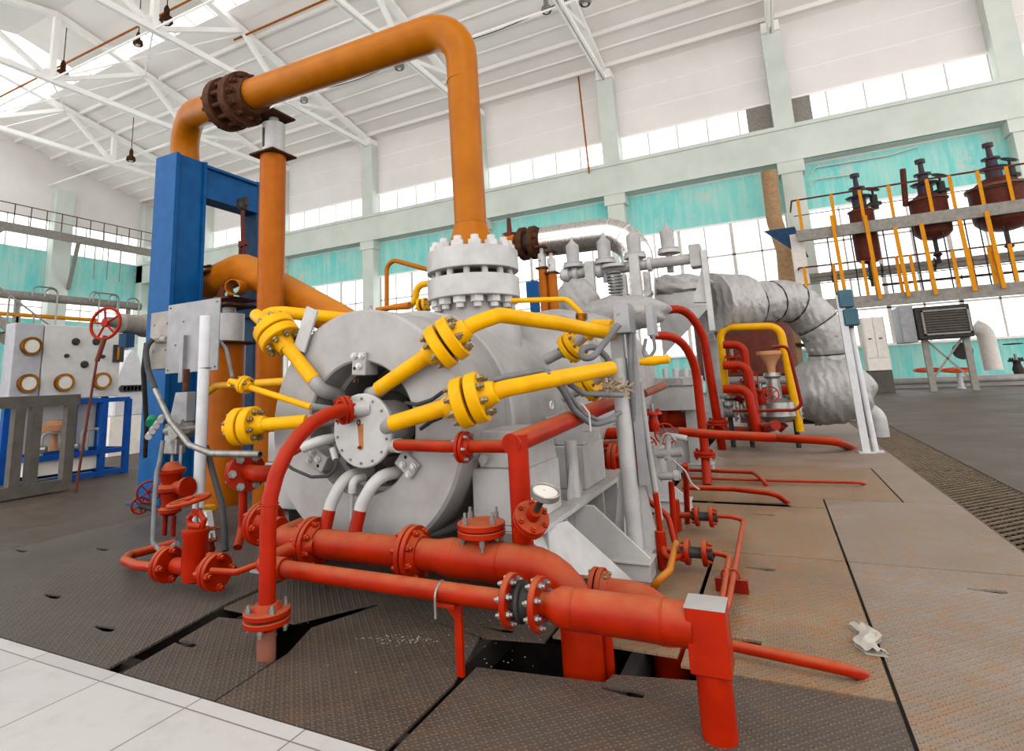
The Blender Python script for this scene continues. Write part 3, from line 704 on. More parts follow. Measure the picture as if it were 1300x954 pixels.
t.part('turnbuckle', MB().box((b.x - .06, b.y - .02, b.z - .35), (b.x - .03, b.y + .02, b.z + .12)).box((b.x + .03, b.y - .02, b.z - .35), (b.x + .06, b.y + .02, b.z + .12)).box((b.x - .06, b.y - .03, b.z + .1), (b.x + .06, b.y + .03, b.z + .18)), 'brownrust')
t.finish()

# ------------------------------------------------------------------ yellow flanged seal-gas pipes
def ypipe(label, fl, fax, inner, outer, R, pr, silver_end=None, nb=8, th=.068):
    """yellow flange pair at fl, axis towards the pipe run `outer`; inner = run into the machine"""
    t = Thing('yellow_gas_pipe', label, 'pipe')
    t.flange(fl, fax, R, th, 'yellow', gap=.018, nb=nb, br=R * .155, bmat='nut', hub=pr * 1.2, name='flange', bl=1.0, ins=.72)
    if inner: t.part('inlet_pipe', MB().tube(inner, pr, pr * 3, 20), 'yellow')
    if outer: t.part('pipe', MB().tube(outer, pr, pr * 3, 20), 'yellow')
    if silver_end: t.part('silver_elbow', MB().tube(silver_end, pr * .97, pr * 3, 20), 'silver')
    t.finish(); return t
# upper right: from the recess up to the flange, then away along the machine
F1 = A(567, 435, Y=2.93); d1 = (A(600, 412, Y=2.98) - A(535, 458, Y=2.88)).normalized()
ypipe('yellow pipe bending over the barrel, its flange pair just below the white flange', F1, d1,
      [A(481, 494, Y=2.95), A(510, 474, Y=2.93), F1], [F1, A(600, 412, Y=3.0), A(634, 400, Y=3.15), A(710, 411, Y=3.6), A(776, 424, Y=4.1)], .140, .048, [A(470, 500, Y=3.2), A(476, 500, Y=2.98), A(491, 487, Y=2.94)])
F2 = A(597, 508, Y=2.82); d2 = (A(635, 495, Y=2.86) - A(560, 520, Y=2.78)).normalized()
ypipe('yellow pipe with the biggest bolted flange pair, nearest the slanting red pipe', F2, d2,
      [A(498, 538, Y=2.84), F2], [F2, A(640, 494, Y=2.92), A(700, 482, Y=3.2), A(776, 468, Y=3.75)], .140, .048, [A(490, 560, Y=3.25), A(492, 541, Y=2.9), A(505, 537, Y=2.84)])
F3 = A(352, 424, Y=2.95); d3 = (A(395, 482, Y=2.95) - A(340, 400, Y=2.95)).normalized()
ypipe('yellow pipe coming down steeply at the upper left of the drum', F3, d3,
      [A(325, 400, Y=3.1), F3], [F3, A(399, 484, Y=2.94)], .145, .048, [A(397, 481, Y=2.94), A(405, 495, Y=2.95), A(432, 503, Y=3.2)])
F4 = A(312, 541, Y=2.80); d4 = (A(380, 536, Y=2.88) - A(300, 543, Y=2.78)).normalized()
ypipe('short yellow pipe with a bolted flange pair, lowest at the left of the drum', F4, d4,
      [A(292, 543, Y=2.78), F4], [F4, A(390, 535, Y=2.88)], .125, .043, [A(388, 535, Y=2.88), A(425, 533, Y=3.1)])
# the small one
t = Thing('yellow_gas_pipe', 'thinnest yellow pipe with a small three-bolt flange left of the drum', 'pipe')
f5 = A(311, 489, Y=2.85); d5 = (A(395, 517, Y=2.9) - f5).normalized()
t.flange(f5, d5, .062, .022, 'yellow', gap=.006, nb=4, br=.013, bmat='nut', hub=.026)
t.part('pipe', MB().tube([A(292, 484, Y=2.84), A(395, 517, Y=2.9)], .021), 'yellow')
t.part('tee', MB().cyl(A(291, 486, Y=2.84), A(318, 487, Y=3.0), .028), 'yellow')
t.part('silver_end', MB().tube([A(393, 516, Y=2.9), A(425, 520, Y=3.1)], .022), 'silver')
t.finish()
# pipe behind: runs horizontally from flange F3 behind the drum
t = Thing('yellow_gas_pipe', 'yellow pipe running level behind the top of the drum to the left flange', 'pipe')
t.part('pipe', MB().tube([A(338, 420, Y=3.1), A(336, 398, Y=3.25), A(360, 397, Y=3.3), A(470, 408, Y=3.75)], .05, .09, 20), 'yellow')
t.finish()
t = Thing('yellow_gas_pipe', 'yellow pipe crossing behind the smallest yellow flange to the orange post', 'pipe')
t.part('pipe', MB().tube([A(262, 500, Y=4.3), A(275, 490, Y=4.2), A(372, 484, Y=3.6)], .035, .06), 'yellow')
t.part('drop_pipe', MB().tube([A(258, 500, Y=4.3), A(257, 640, Y=4.2)], .02), 'yellow')
t.finish()
# pipes behind the white flange
t = Thing('yellow_vent_pipe', 'tall thin yellow pipe bent over toward the white flange', 'pipe')
t.part('pipe', MB().tube([A(491, 395, Y=4.9), A(491, 328, Y=4.9), A(545, 343, Y=4.9)], .025, .1), 'orange'); t.finish()
t = Thing('yellow_vent_pipe', 'short yellow elbow pipe with a valve flange left of the white flange', 'pipe')
t.part('pipe', MB().tube([A(500, 390, Y=4.9), A(526, 388, Y=4.9), A(530, 362, Y=4.9), A(560, 358, Y=4.9)], .035, .1), 'yellow')
t.flange(A(537, 388, Y=4.8), (1, .1, .1), .075, .03, 'yellow', gap=.03, nb=6, br=.012)
t.part('reducer', MB().cyl(A(478, 393, Y=4.8), A(520, 388, Y=4.8), .02, .04), 'orangerust'); t.finish()
t = Thing('yellow_vent_pipe', 'thin yellow pipe running from right of the white flange down to a small fitting', 'pipe')
t.part('pipe', MB().tube([A(650, 382, Y=4.4), A(720, 380, Y=4.4), A(738, 398, Y=4.4), A(740, 404, Y=4.4)], .022, .1), 'yellow')
t.part('fitting', MB().cyl(A(732, 402, Y=4.4), A(745, 402, Y=4.4), .028, n=6).cyl(A(739, 398, Y=4.4), A(739, 408, Y=4.4), .035, n=6), 'brass'); t.finish()
# flange pairs on the rear of the barrel
for (px, py, Y, lab) in ((727, 440, 4.6, 'small yellow flange pair on the barrel side under the upper yellow pipe'), (750, 488, 4.6, 'small yellow flange pair on the barrel side behind the lower yellow pipe')):
    t = Thing('yellow_gas_pipe', lab, 'pipe'); cc = A(px, py, Y=Y)
    t.flange(cc, (.8, -.2, .45), .13, .045, 'yellow', gap=.02, nb=8, br=.014)
    t.part('pipe', MB().tube([cc - V((.25, 0, .1)), cc, cc + V((.15, -.05, .1))], .045), 'silver'); t.finish()
t = Thing('yellow_gas_pipe', 'stubby yellow elbow pipe ending at the junction box', 'pipe')
t.part('pipe', MB().tube([A(748, 428, Y=4.5), A(752, 412, Y=4.4), A(778, 413, Y=4.3)], .04, .08), 'yellow'); t.finish()
t = Thing('brass_valve', 'small brass valve stub pointing right beside the cable post', 'valve')
t.part('body', MB().rev(A(812, 460, Y=4.1), (1, 0, .05), [(0, .02), (.05, .03), (.1, .035), (.15, .028), (.2, .03), (.21, .012)], 16), 'yellow')
t.part('cap', MB().cyl(A(846, 458, Y=4.1), A(842, 458, Y=4.1), .02), 'brass'); t.finish()
# ================================================================== RED WATER AND OIL PIPES
# foremost riser: from the end cover, over and down into the floor
t = Thing('red_drain_pipe', 'foremost red pipe curving from the end cover down through the floor', 'pipe')
b0 = A(338, 835, Z=0); YB = b0.y; XB = b0.x
pts = [A(448, 520, Y=2.87), V((XB - .01, YB, A(344, 533, Y=YB).z)), V((XB, YB, .22))]
mp = t.part('pipe', MB().tube(pts, .042, .52, 24), 'redclean')
t.flange(A(437, 521, Y=2.84), A(437, 521, Y=2.84) - A(405, 528, Y=2.70), .088, .022, 'redclean', gap=.006, nb=6, br=.013, bmat='redclean', hub=.055)
t.part('cover_stub', MB().cyl(A(470, 519, Y=2.93), A(440, 520, Y=2.85), .05), 'silver')
ff = A(338, 782, Y=YB)
t.flange((XB, YB, ff.z), Zv, .115, .026, 'red', gap=.012, nb=4, br=.016, bmat='steel', hub=.055, bl=1.3)
t.part('rusty_stub', MB().cyl((XB, YB, -.3), (XB, YB, ff.z - .03), .046), 'pink')
t.part('weld_bead', MB().torus((XB, YB, A(338, 640, Y=YB).z), Zv, .048, .003, 24, 6), 'redclean', mp)
t.finish()

# main header in front of the drum
H = lambda x, y: A(x, y, Y=2.78)
t = Thing('red_water_header', 'thick red header pipe low in front of the drum, bending down into the floor', 'pipe')
z0 = H(470, 697).z; hb = A(737, 832, Z=0)
xe = A(735, 760, Y=2.78).x
p0 = V((H(375, 688).x, 2.78, z0)); p1 = V((xe, 2.78, z0))
t.part('pipe', MB().tube([p0, V((H(560, 700).x, 2.78, z0))], .082, None, 24), 'red')
t.part('reducer', MB().rev(V((H(556, 700).x, 2.78, z0)), Xv, [(0, .082), (.08, .098), (.12, .098)], 28), 'red')
t.part('wide_pipe', MB().tube([V((H(580, 700).x, 2.78, z0)), V((xe + .0, 2.78, z0 - .0)), V((xe, 2.78, -.4))], .097, .26, 28), 'red')
for px in (397, 524):
    t.flange((H(px, 700).x, 2.78, z0), Xv, .145, .028, 'red', gap=.008, nb=8, br=.018, bmat='red', hub=.09)
t.part('weld_bead', MB().torus((H(637, 700).x, 2.78, z0), Xv, .097, .004, 28, 6), 'red')
q = H(612, 690)
t.part('vent_stub', MB().cyl((q.x, 2.78, z0), (q.x, 2.78, H(612, 682).z), .05), 'red')
fl = t.flange((q.x, 2.78, H(612, 671).z), Zv, .125, .03, 'red', gap=.006, nb=4, br=.014, bmat='steel', bl=2.2)
t.part('left_elbow', MB().tube([p0, p0 + V((-.14, 0, 0)), p0 + V((-.2, .35, 0))], .07, .1, 20), 'red')
t.finish()
# silver/red drain legs from the recess to the header
for (a, lab) in (((((411, 680, 2.80), (420, 640, 2.84), (437, 606, 2.9), (470, 598, 3.15))), 'left of the two silver drain legs with red lower ends entering the header'),
                 ((((449, 684, 2.80), (459, 640, 2.84), (478, 606, 2.88), (520, 596, 3.15))), 'right of the two silver drain legs with red lower ends entering the header')):
    t = Thing('drain_branch_pipe', lab, 'pipe'); P = [A(x, y, Y=Y) for x, y, Y in a]
    mid = P[0].lerp(P[1], .8)
    t.part('red_end', MB().tube([P[0], mid], .039, None, 18), 'red'); t.part('silver_pipe', MB().tube([mid, P[1], P[2], P[3]], .038, .14, 18), 'silver2'); t.finish()
t = Thing('drain_branch_pipe', 'thin silver drain tube with an elbow cap between the two bigger legs', 'pipe')
t.part('tube', MB().cyl(A(446, 660, Y=2.9), A(447, 620, Y=2.9), .014), 'silver'); t.part('elbow', MB().tube([A(447, 626, Y=2.9), A(448, 610, Y=2.9), A(462, 606, Y=3.0)], .026, .04), 'silver2'); t.finish()
t = Thing('silver_oil_pipe', 'silver pipe with a red tail left of the end cover', 'pipe')
t.part('pipe', MB().tube([A(384, 569, Y=2.86), A(405, 560, Y=2.9), A(432, 556, Y=3.05)], .034, .1, 16), 'silver2')
t.part('red_tail', MB().tube([A(357, 584, Y=2.82), A(384, 569, Y=2.86)], .018), 'red'); t.finish()
t = Thing('probe_cable', 'thin black cable looping from a silver plug below the end cover', 'cable')
t.part('cable', MB().tube([A(358, 586, Y=2.84), A(372, 596, Y=2.84), A(395, 606, Y=2.84), A(418, 605, Y=2.85), A(428, 592, Y=2.87), A(426, 580, Y=2.88)], .010, .06, 10), 'rubber')
t.part('plug', MB().cyl(A(426, 584, Y=2.88), A(422, 570, Y=2.9), .02), 'silver2'); t.finish()

# level pipe right of the end cover, its riser and the slanting pipe along the machine
t = Thing('red_oil_pipe', 'level red pipe with a flange, joining the vertical red riser right of the drum', 'pipe')
YR = 2.84; xr = A(659, 600, Y=YR).x
t.part('pipe', MB().tube([A(503, 565, Y=2.88), A(560, 567, Y=2.86), V((xr - .02, YR, A(640, 567, Y=YR).z))], .034, .1, 20), 'red')
t.part('cover_stub', MB().cyl(A(498, 566, Y=2.95), A(507, 566, Y=2.88), .042), 'silver2')
cf = A(589, 568, Y=2.85); t.flange(cf, (1, 0, -.02), .085, .018, 'redclean', gap=.006, nb=6, br=.012, bmat='steel', hub=.04)
t.part('riser', MB().cyl((xr, YR, z0 + .05), (xr, YR, A(659, 552, Y=YR).z), .055, n=24), 'redclean')
e = A(792, 505, Y=4.7); s0 = V((xr, YR, A(655, 563, Y=YR).z))
t.part('sloping_pipe', MB().tube([s0 + V((-.015, -.05, -.0)), s0 + (e - s0) * 1.02], .055, None, 24), 'red')
g0 = A(663, 680, Y=2.80); gd = (A(690, 632, Y=2.62) - g0).normalized()
t.part('branch', MB().cyl(g0, A(672, 664, Y=2.76), .052, n=20), 'redclean')
fb = t.flange(A(674, 660, Y=2.74), gd, .088, .024, 'red', gap=.004, nb=6, br=.014, bmat='red')
t.part('boss', MB().cyl(A(676, 656, Y=2.73), A(680, 648, Y=2.70), .034), 'redclean')
t.finish()
t = Thing('pressure_gauge', 'round pressure gauge with white dial tilted above the red branch flange', 'gauge')
gc = A(692, 626, Y=2.62); gp = A(681, 648, Y=2.69)
t.part('stem', MB().cyl(gp, gc, .016), 'darkmetal')
gn = V((.30, -.22, .93)).normalized()
t.part('case', MB().rev(gc - gn * .018, gn, [(0, .066), (.004, .070), (.03, .070), (.034, .066), (.03, .060), (.026, .060)], 36, cap=False).cyl(gc - gn * .018, gc - gn * .014, .066, n=36), 'steel')
t.part('dial', MB().cyl(gc - gn * .002, gc + gn * .006, .061, n=36), 'whiteglaze'); t.finish()
t = Thing('pipe_clamp_bracket', 'little steel U-clamp hanging under the slanting red pipe', 'clamp')
q = A(738, 525, Y=3.55); t.part('rod', MB().tube([q + V((-.03, 0, .05)), q + V((0, 0, .07)), q + V((.05, 0, .0)), q + V((.05, 0, -.14))], .007, .03, 8), 'silver2')
t.part('block', MB().box(q + V((.0, -.03, -.17)), q + V((.09, .03, -.11))), 'silverdark'); t.finish()

# thin front pipe > wafer coupling > wide pipe > square post
YF = 2.42
Fz = lambda x, y: A(x, y, Y=YF)
zf = Fz(560, 750).z
t = Thing('red_front_pipe', 'long red pipe nearest the camera ending in the square red post', 'pipe')
a, b = V((Fz(346, 720).x, YF, zf)), V((Fz(645, 760).x, YF, zf - .005))
t.part('pipe', MB().tube([a + V((.02, .30, .03)), a + V((-.10, .26, .02)), a + V((-.12, .02, 0)), a, b], .043, .09, 22), 'red')
t.part('socket_weld', MB().cyl(a + V((-.0, 0, 0)), a + V((.09, 0, 0)), .056, n=20), 'red')
for px in (649, 684): 
    x = Fz(px, 765).x; f = t.part('flange', MB().rev(V((x - .013, YF, zf)), Xv, [(0, .104), (.004, .108), (.024, .108), (.028, .104)], 36), 'red')
    t.bolts(f, V((x - .014, YF, zf)), -Xv, .085, 8, .0135, .025, 'steel', .3); t.bolts(f, V((x + .014, YF, zf)), Xv, .085, 8, .0135, .028, 'steel', .3)
xa, xb = Fz(652, 765).x, Fz(681, 765).x
t.part('orifice_plate', MB().rev(V((xa, YF, zf)), Xv, [(0, .06), (.03, .07), (.035, .085), (.05, .085), (.055, .07), (xb - xa, .06)], 32), 'darkmetal')
m = MB()
x1 = Fz(700, 770).x; x2 = Fz(722, 772).x; x3 = Fz(874, 790).x
t.part('neck', MB().cyl((xb, YF, zf), (x1 + .0, YF, zf), .047, n=24), 'red')
t.part('reducer', MB().rev(V((x1 - .03, YF, zf)), Xv, [(0, .045), (.02, .05), (x2 - x1, .079), (x2 - x1 + .05, .08)], 32), 'red')
wp = t.part('wide_pipe', MB().cyl((x2, YF, zf), (x3 + .02, YF, zf), .079, n=32), 'red')
t.part('weld_bead', MB().torus((Fz(843, 790).x, YF, zf), Xv, .079, .004, 32, 6), 'red', wp)
t.part('weld_bead', MB().torus((Fz(731, 775).x, YF, zf), Xv, .079, .003, 32, 6), 'red', wp)
t.part('square_post', MB().box((x3, YF - .07, zf - .14), (x3 + .14, YF + .07, zf + .085)), 'redclean', bev=.004); t.part('post_cap', MB().box((x3 - .001, YF - .071, zf + .083), (x3 + .141, YF + .071, zf + .088)), 'silver'); t.part('post_foot', MB().cyl((x3 + .07, YF, -.02), (x3 + .07, YF, zf - .1), .062), 'redclean')
q = Fz(572, 770); t.part('support_leg', MB().box((q.x, YF + .03, .0), (q.x + .035, YF + .05, zf - .03)).box((q.x - .07, YF - .03, zf - .06), (q.x + .035, YF + .05, zf - .045)).prism([(q.x - .06, YF + .03, zf - .06), (q.x, YF + .03, zf - .06), (q.x, YF + .03, zf - .13)], (0, .01, 0)), 'redclean')
u = Fz(560, 750); t.part('u_bolt', MB().tube([(u.x, YF - .055, zf - .1), (u.x, YF - .055, zf + .0), (u.x, YF, zf + .055), (u.x, YF + .055, zf + .0), (u.x, YF + .055, zf - .06)], .006, .05, 8), 'steel')
t.finish()
t = Thing('red_drain_pipe', 'thin vertical red pipe dropping into the floor slot under the wide red pipe', 'pipe')
q = A(773, 840, Z=0); t.part('pipe', MB().cyl((q.x, q.y, -.4), (q.x, q.y, .22), .026), 'redclean'); t.finish()
# pipe on the left bending from the front of the valve to the header
t = Thing('red_drain_pipe', 'slim red pipe curving from the gate valve flange behind the foremost riser', 'pipe')
t.part('pipe', MB().tube([A(268, 725, Y=2.62), A(300, 727, Y=2.66), A(330, 716, Y=2.72), A(350, 712, Y=2.75)], .019, .1), 'red'); t.finish()

# second red pipe at the frame foot
t = Thing('red_water_pipe', 'short thick red elbow pipe with a flange below the grey gusset plate', 'pipe')
YG = 3.15; zg = A(775, 758, Y=YG).z
xg = A(848, 790, Y=YG).x
t.part('pipe', MB().tube([V((A(722, 745, Y=YG).x, YG, zg)), V((xg, YG, zg)), V((xg, YG, -.4))], .088, .17, 24), 'red')
t.flange((A(760, 745, Y=YG).x, YG, zg), Xv, .135, .026, 'red', gap=.008, nb=8, br=.015, bmat='nut', hub=.09)
t.finish()

def run(name, label, pts, r, mat='red', bend=.08, cat='pipe', fl=(), n=14):
    t = Thing(name, label, cat); P = [A(p[0], p[1], **({p[2][0]: p[2][1]} if isinstance(p[2], tuple) else {'Y': p[2]})) for p in pts]
    t.part('pipe', MB().tube(P, r, bend, n), mat)
    for (x, y, Y, R, ax) in fl: t.flange(A(x, y, Y=Y), ax, R, R * .22, mat, gap=.006, nb=4, br=R * .14, bmat=mat, n=24)
    t.finish(); return t
ZL = lambda z: ('Z', z)
run('red_floor_pipe', 'red floor pipe running from the square post toward the lower right', [(905, 815, ZL(.06)), (1010, 837, ZL(.06)), (1080, 852, ZL(.05)), (1112, 864, ZL(-.06))], .024)
run('red_floor_pipe', 'longer of the two parallel red tubes clamped side by side on the red block', [(900, 655, ZL(.14)), (925, 656, ZL(.14)), (944, 660, ZL(.1)), (925, 765, ZL(.1)), (912, 800, ZL(.06))], .017, bend=.05)
run('red_floor_pipe', 'shorter parallel red tube bending back left below the clamp', [(896, 700, ZL(.14)), (926, 706, ZL(.12)), (916, 768, ZL(.1)), (900, 775, ZL(.1)), (843, 765, ZL(.1))], .017, bend=.05)
t = Thing('clamp_block', 'small red steel block clamping the two parallel tubes to the floor', 'clamp')
q = A(930, 752, Z=0)
t.part('block', MB().box(q + V((-.09, -.02, 0)), q + V((.09, .03, .075))), 'reddark'); t.part('u_bolt', MB().tube([q + V((-.05, 0, .07)), q + V((-.05, 0, .12)), q + V((.04, 0, .13)), q + V((.05, 0, .07))], .006, .03, 8), 'red'); t.finish()
run('red_floor_pipe', 'red floor pipe bending into the slot edge, second from the thin red vertical posts', [(872, 597, ZL(.10)), (956, 600, ZL(.10)), (972, 612, ZL(.07)), (977, 622, ZL(-.05))], .022)
run('red_floor_pipe', 'thin straight red floor pipe ending farthest right on the plates', [(872, 607, ZL(.05)), (1000, 611, ZL(.04)), (1092, 613, ZL(.04)), (1101, 616, ZL(-.02))], .016)
run('red_floor_pipe', 'red floor pipe over the long dark floor slot', [(866, 619, ZL(.12)), (930, 621, ZL(.12)), (984, 627, ZL(.12)), (1005, 642, ZL(-.04))], .026)
run('red_floor_pipe', 'distant red floor pipe curving down in front of the leaning white posts', [(905, 553, ZL(.22)), (1000, 557, ZL(.22)), (1060, 560, ZL(.2)), (1084, 570, ZL(-.02))], .062, bend=.3)
run('red_floor_pipe', 'distant red floor pipe farthest back, under the red rectangular bends', [(905, 545, ZL(.25)), (960, 548, ZL(.25)), (985, 540, ZL(.5))], .07, bend=.3)
run('red_loop_pipe', 'inner tall red hoop pipe from the junction box down to a floor flange', [(828, 426, 6.9), (862, 427, 7.2), (883, 462, 7.5), (895, 575, 7.5), (898, 616, ZL(0))], .052, 'redclean', .5, fl=((894.5, 577, 7.5, .125, (0, 0, 1)),))
run('red_loop_pipe', 'outer tall red hoop pipe bending higher and farther behind the inner one', [(826, 398, 9.4), (870, 390, 9.9), (893, 425, 10.1), (911, 535, 10.2), (917, 571, ZL(0))], .068, 'redclean', .7, fl=((911, 537, 10.2, .16, (0, 0, 1)),))
run('red_stub_pipe', 'thick red horizontal pipe with a rounded elbow behind the tall hoops', [(826, 535, 8.3), (879, 532, 8.3), (886, 575, 8.3)], .10, 'red', .17, n=20)
run('red_stub_pipe', 'short red upright with flat capped flange behind the cable post', [(842, 535, 8.2), (842, 518, 8.2)], .065, 'redclean', 0, fl=((842, 518, 8.2, .095, (0, 0, 1)),))
run('red_stub_pipe', 'short red stub tilted right with a capped flange behind the cable post', [(852, 530, 8.3), (862, 514, 8.3)], .065, 'redclean', 0, fl=((863, 512, 8.3, .11, (.5, -.2, .9)),))
# thin verticals and small valves by the post foot
run('red_drain_pipe', 'thin red upright nearest the gusseted post foot', [(832, 626, 4.15), (840, 690, 4.2), (846, 712, ZL(.1)), (880, 702, ZL(.12))], .020, 'redclean', .04)
run('red_drain_pipe', 'thin red upright bending right beside the silver tubing', [(852, 612, 4.6), (857, 690, 4.6), (862, 660, 4.7)][:2], .022, 'redclean', .04)
run('red_drain_pipe', 'slim red tube arching right of the gusseted post foot', [(806, 585, 4.5), (822, 636, 4.5), (848, 655, 4.5), (857, 692, ZL(.1))], .02, 'redclean', .1)
run('red_drain_pipe', 'thin red upright with a collar right of the silver tubing', [(870, 590, 5.0), (873, 665, ZL(0))], .024, 'redclean', 0)
run('orange_drain_pipe', 'rusty orange tube slanting from the drain valves to the floor edge', [(858, 690, ZL(.15)), (850, 725, ZL(.1)), (833, 740, ZL(.08)), (828, 750, ZL(-.05))], .022, 'orangerust', .05)
for lab, cx_, cy_ in (('small red flanged drain valve farther from the camera on the sandy plate', 894, 656), ('small red flanged drain valve nearer the camera on the sandy plate', 884, 702)):
    t = Thing('drain_valve', lab, 'valve'); q = A(cx_, cy_, Z=.13)
    t.part('body', MB().cyl(q + V((-.10, 0, 0)), q + V((.1, 0, 0)), .035), 'darkmetal')
    for k in (-1, 1):
        f = t.part('flange', MB().rev(q + V((k * .055 - .015, 0, 0)), Xv, [(0, .078), (.004, .08), (.026, .08), (.03, .078)], 28), 'red')
        t.bolts(f, q + V((k * .07, 0, 0)), Xv * k, .06, 4, .012, .03, 'red')
    t.part('inlet', MB().cyl(q + V((-.22, 0, 0)), q + V((-.1, 0, 0)), .025), 'red')
    t.part('tee', MB().cyl(q + V((-.22, 0, -.12)), q + V((-.22, 0, .12)), .036), 'red'); t.finish()
# little valve cluster behind the post: red bonnets and handwheels
def small_valve(lab, x, y, Y, R, wx, mat='redclean', ax=(0, 0, 1), wax=(.3, -1, .1), name='needle_valve'):
    t = Thing(name, lab, 'valve'); q = A(x, y, Y=Y); a = V(ax).normalized()
    t.part('body', MB().rev(q - a * R * 1.6, a, [(0, R * .55), (R * .8, R * .7), (R * 1.4, R * .5), (R * 1.9, R * .45)], 16), mat)
    f = t.part('bonnet_flange', MB().rev(q + a * R * .3, a, [(0, R), (R * .22, R), (R * .3, R * .95)], 20), mat)
    t.bolts(f, q + a * R * .6, a, R * .78, 4, R * .16, R * .35, mat)
    t.part('stem', MB().cyl(q + a * R * .3, q + a * R * 1.5, R * .2), 'steel')
    if wx: wheel(t, q + V(wx), wax, R * 1.1, mat)
    t.finish()
small_valve('small red bonnet valve just right of the cable post', 812, 545, 4.7, .07, (.06, -.1, -.12))
small_valve('small red valve with a scalloped wheel in front of the silver tubing', 829, 530, 4.8, .07, (.1, -.1, -.12))
small_valve('lowest small red valve near the silver manifold', 808, 570, 4.6, .055, None)
run('red_oil_pipe', 'upper of two red level pipes seen between the pedestal and the cable post', [(728, 553, 5.6), (812, 549, 5.6)], .055, 'redclean', 0)
run('red_oil_pipe', 'lower of two red level pipes seen between the pedestal and the cable post', [(728, 568, 5.6), (812, 563, 5.6)], .04, 'red', 0)
run('red_oil_pipe', 'thick dark red pipe with a flange low between the pedestal and the cable post', [(732, 590, 5.5), (800, 586, 5.5)], .11, 'red', 0, fl=((781, 587, 5.5, .17, (1, 0, 0)),))
run('red_water_pipe', 'dusty red pipe lying level just above the floor behind the small valves', [(862, 548, 7.0), (905, 552, 7.0), (985, 556, 7.0)], .05, 'red', .1)
# silver manifold
t = Thing('silver_manifold', 'dull silver pipe manifold with tees right of the cable post', 'manifold')
P = lambda x, y, Y=4.5: A(x, y, Y=Y)
t.part('header', MB().tube([P(830, 566), P(831, 600), P(836, 618)], .034, .05), 'silverdark')
t.part('upper_branch', MB().tube([P(832, 577), P(866, 574)], .033), 'silverdark')
t.part('lower_branch', MB().tube([P(834, 605), P(864, 604)], .030), 'silverdark')
t.part('riser_pipe', MB().tube([P(848, 585), P(848, 553), P(872, 557)], .022, .04), 'silver')
t.part('union_nut', MB().cyl(P(847, 582), P(850, 572), .036, n=6).cyl(P(856, 604), P(862, 604), .04, n=6), 'silver'); t.finish()
for i, (lab, pts, r) in enumerate((('grey cable bundle running straight down beside the cable post', ((800, 420, 4.1), (800, 470, 4.1), (806, 540, 4.15), (815, 600, 4.2), (826, 690, 4.2)), .018),
    ('grey cable running down behind the cable post', ((797, 425, 4.15), (803, 480, 4.15), (812, 560, 4.2), (822, 640, 4.25)), .015),
    ('black cable dropping from the junction box with a small loop', ((829, 425, 4.1), (832, 444, 4.1), (824, 455, 4.1), (816, 450, 4.1), (820, 430, 4.1)), .012),
    ('grey curved tube arching over the silver manifold', ((838, 566, 4.4), (842, 552, 4.4), (850, 550, 4.4), (858, 560, 4.4)), .009),
    ('thin grey tube looping beside the small red valves', ((806, 552, 4.3), (814, 570, 4.3), (818, 600, 4.3), (816, 640, 4.3)), .009),
    ('thin grey capillary tube crossing to the red floor pipes', ((853, 584, 4.3), (870, 598, 4.3), (878, 615, 4.3), (888, 622, 4.3)), .007))):
    run('grey_cable', lab, pts, r, 'hose' if i < 3 else 'silverdark', .06, 'cable', n=10)
run('white_riser_pipe', 'slim white pipe running down behind the silver post', [(812, 485, 4.3), (822, 560, 4.3), (838, 660, 4.35)], .022, 'silver', .2)
run('pink_pipe', 'faded pink pipe stub poking right behind the cable post', [(818, 500, 4.5), (842, 490, 4.7)], .03, 'pink', 0)
# thick black hoses over the barrel
run('black_hose', 'black hose tied along the lower yellow pipe then sagging to the post', [(622, 484, 2.95), (650, 477, 3.0), (690, 470, 3.2), (712, 480, 3.4), (740, 500, 3.6), (790, 502, 3.9)], .017, 'hose', .2, 'cable')
run('black_hose', 'black hose drooping lowest under the slanting red pipe', [(694, 474, 3.15), (712, 492, 3.3), (728, 520, 3.5), (752, 541, 3.7), (780, 532, 3.9)], .019, 'hose', .25, 'cable')
run('black_hose', 'black hose hanging just inside the lowest drooping one', [(700, 474, 3.25), (722, 500, 3.4), (740, 525, 3.6), (765, 536, 3.8), (788, 524, 4.0)], .014, 'hose', .25, 'cable')
run('black_hose', 'grey corrugated hose with a loop hanging from the junction box', [(786, 412, 3.9), (764, 440, 3.85), (752, 455, 3.8), (738, 455, 3.8), (738, 443, 3.82), (755, 440, 3.9), (772, 455, 4.0), (776, 485, 4.05)], .022, 'hose', .1, 'cable')
run('black_hose', 'black hose crossing behind the yellow flange nearest the slanting red pipe', [(515, 512, 2.98), (530, 514, 2.96), (548, 508, 2.94), (562, 498, 2.9)], .012, 'rubber', .1, 'cable')
run('black_hose', 'black hose pair lying over the drum edge below the yellow flange', [(534, 545, 2.96), (548, 535, 2.95), (560, 530, 2.9)], .012, 'rubber', .05, 'cable')
t = Thing('rag_bundle', 'clump of frayed pale lagging tied to the cable post', 'rag')
m = MB(); q = A(785, 492, Y=4.0)
for i in range(60):
    a = q + V((random.uniform(-.12, .07), random.uniform(-.05, .05), random.uniform(-.05, .045)))
    m.bar(a, a + V((random.uniform(-.05, .05), random.uniform(-.04, .04), random.uniform(-.04, .04))), .008, .012)
t.part('shreds', m, 'rag'); t.parts[-1]['n'] = 'shreds'
t.finish(); t.root.children[0]['kind'] = 'stuff'

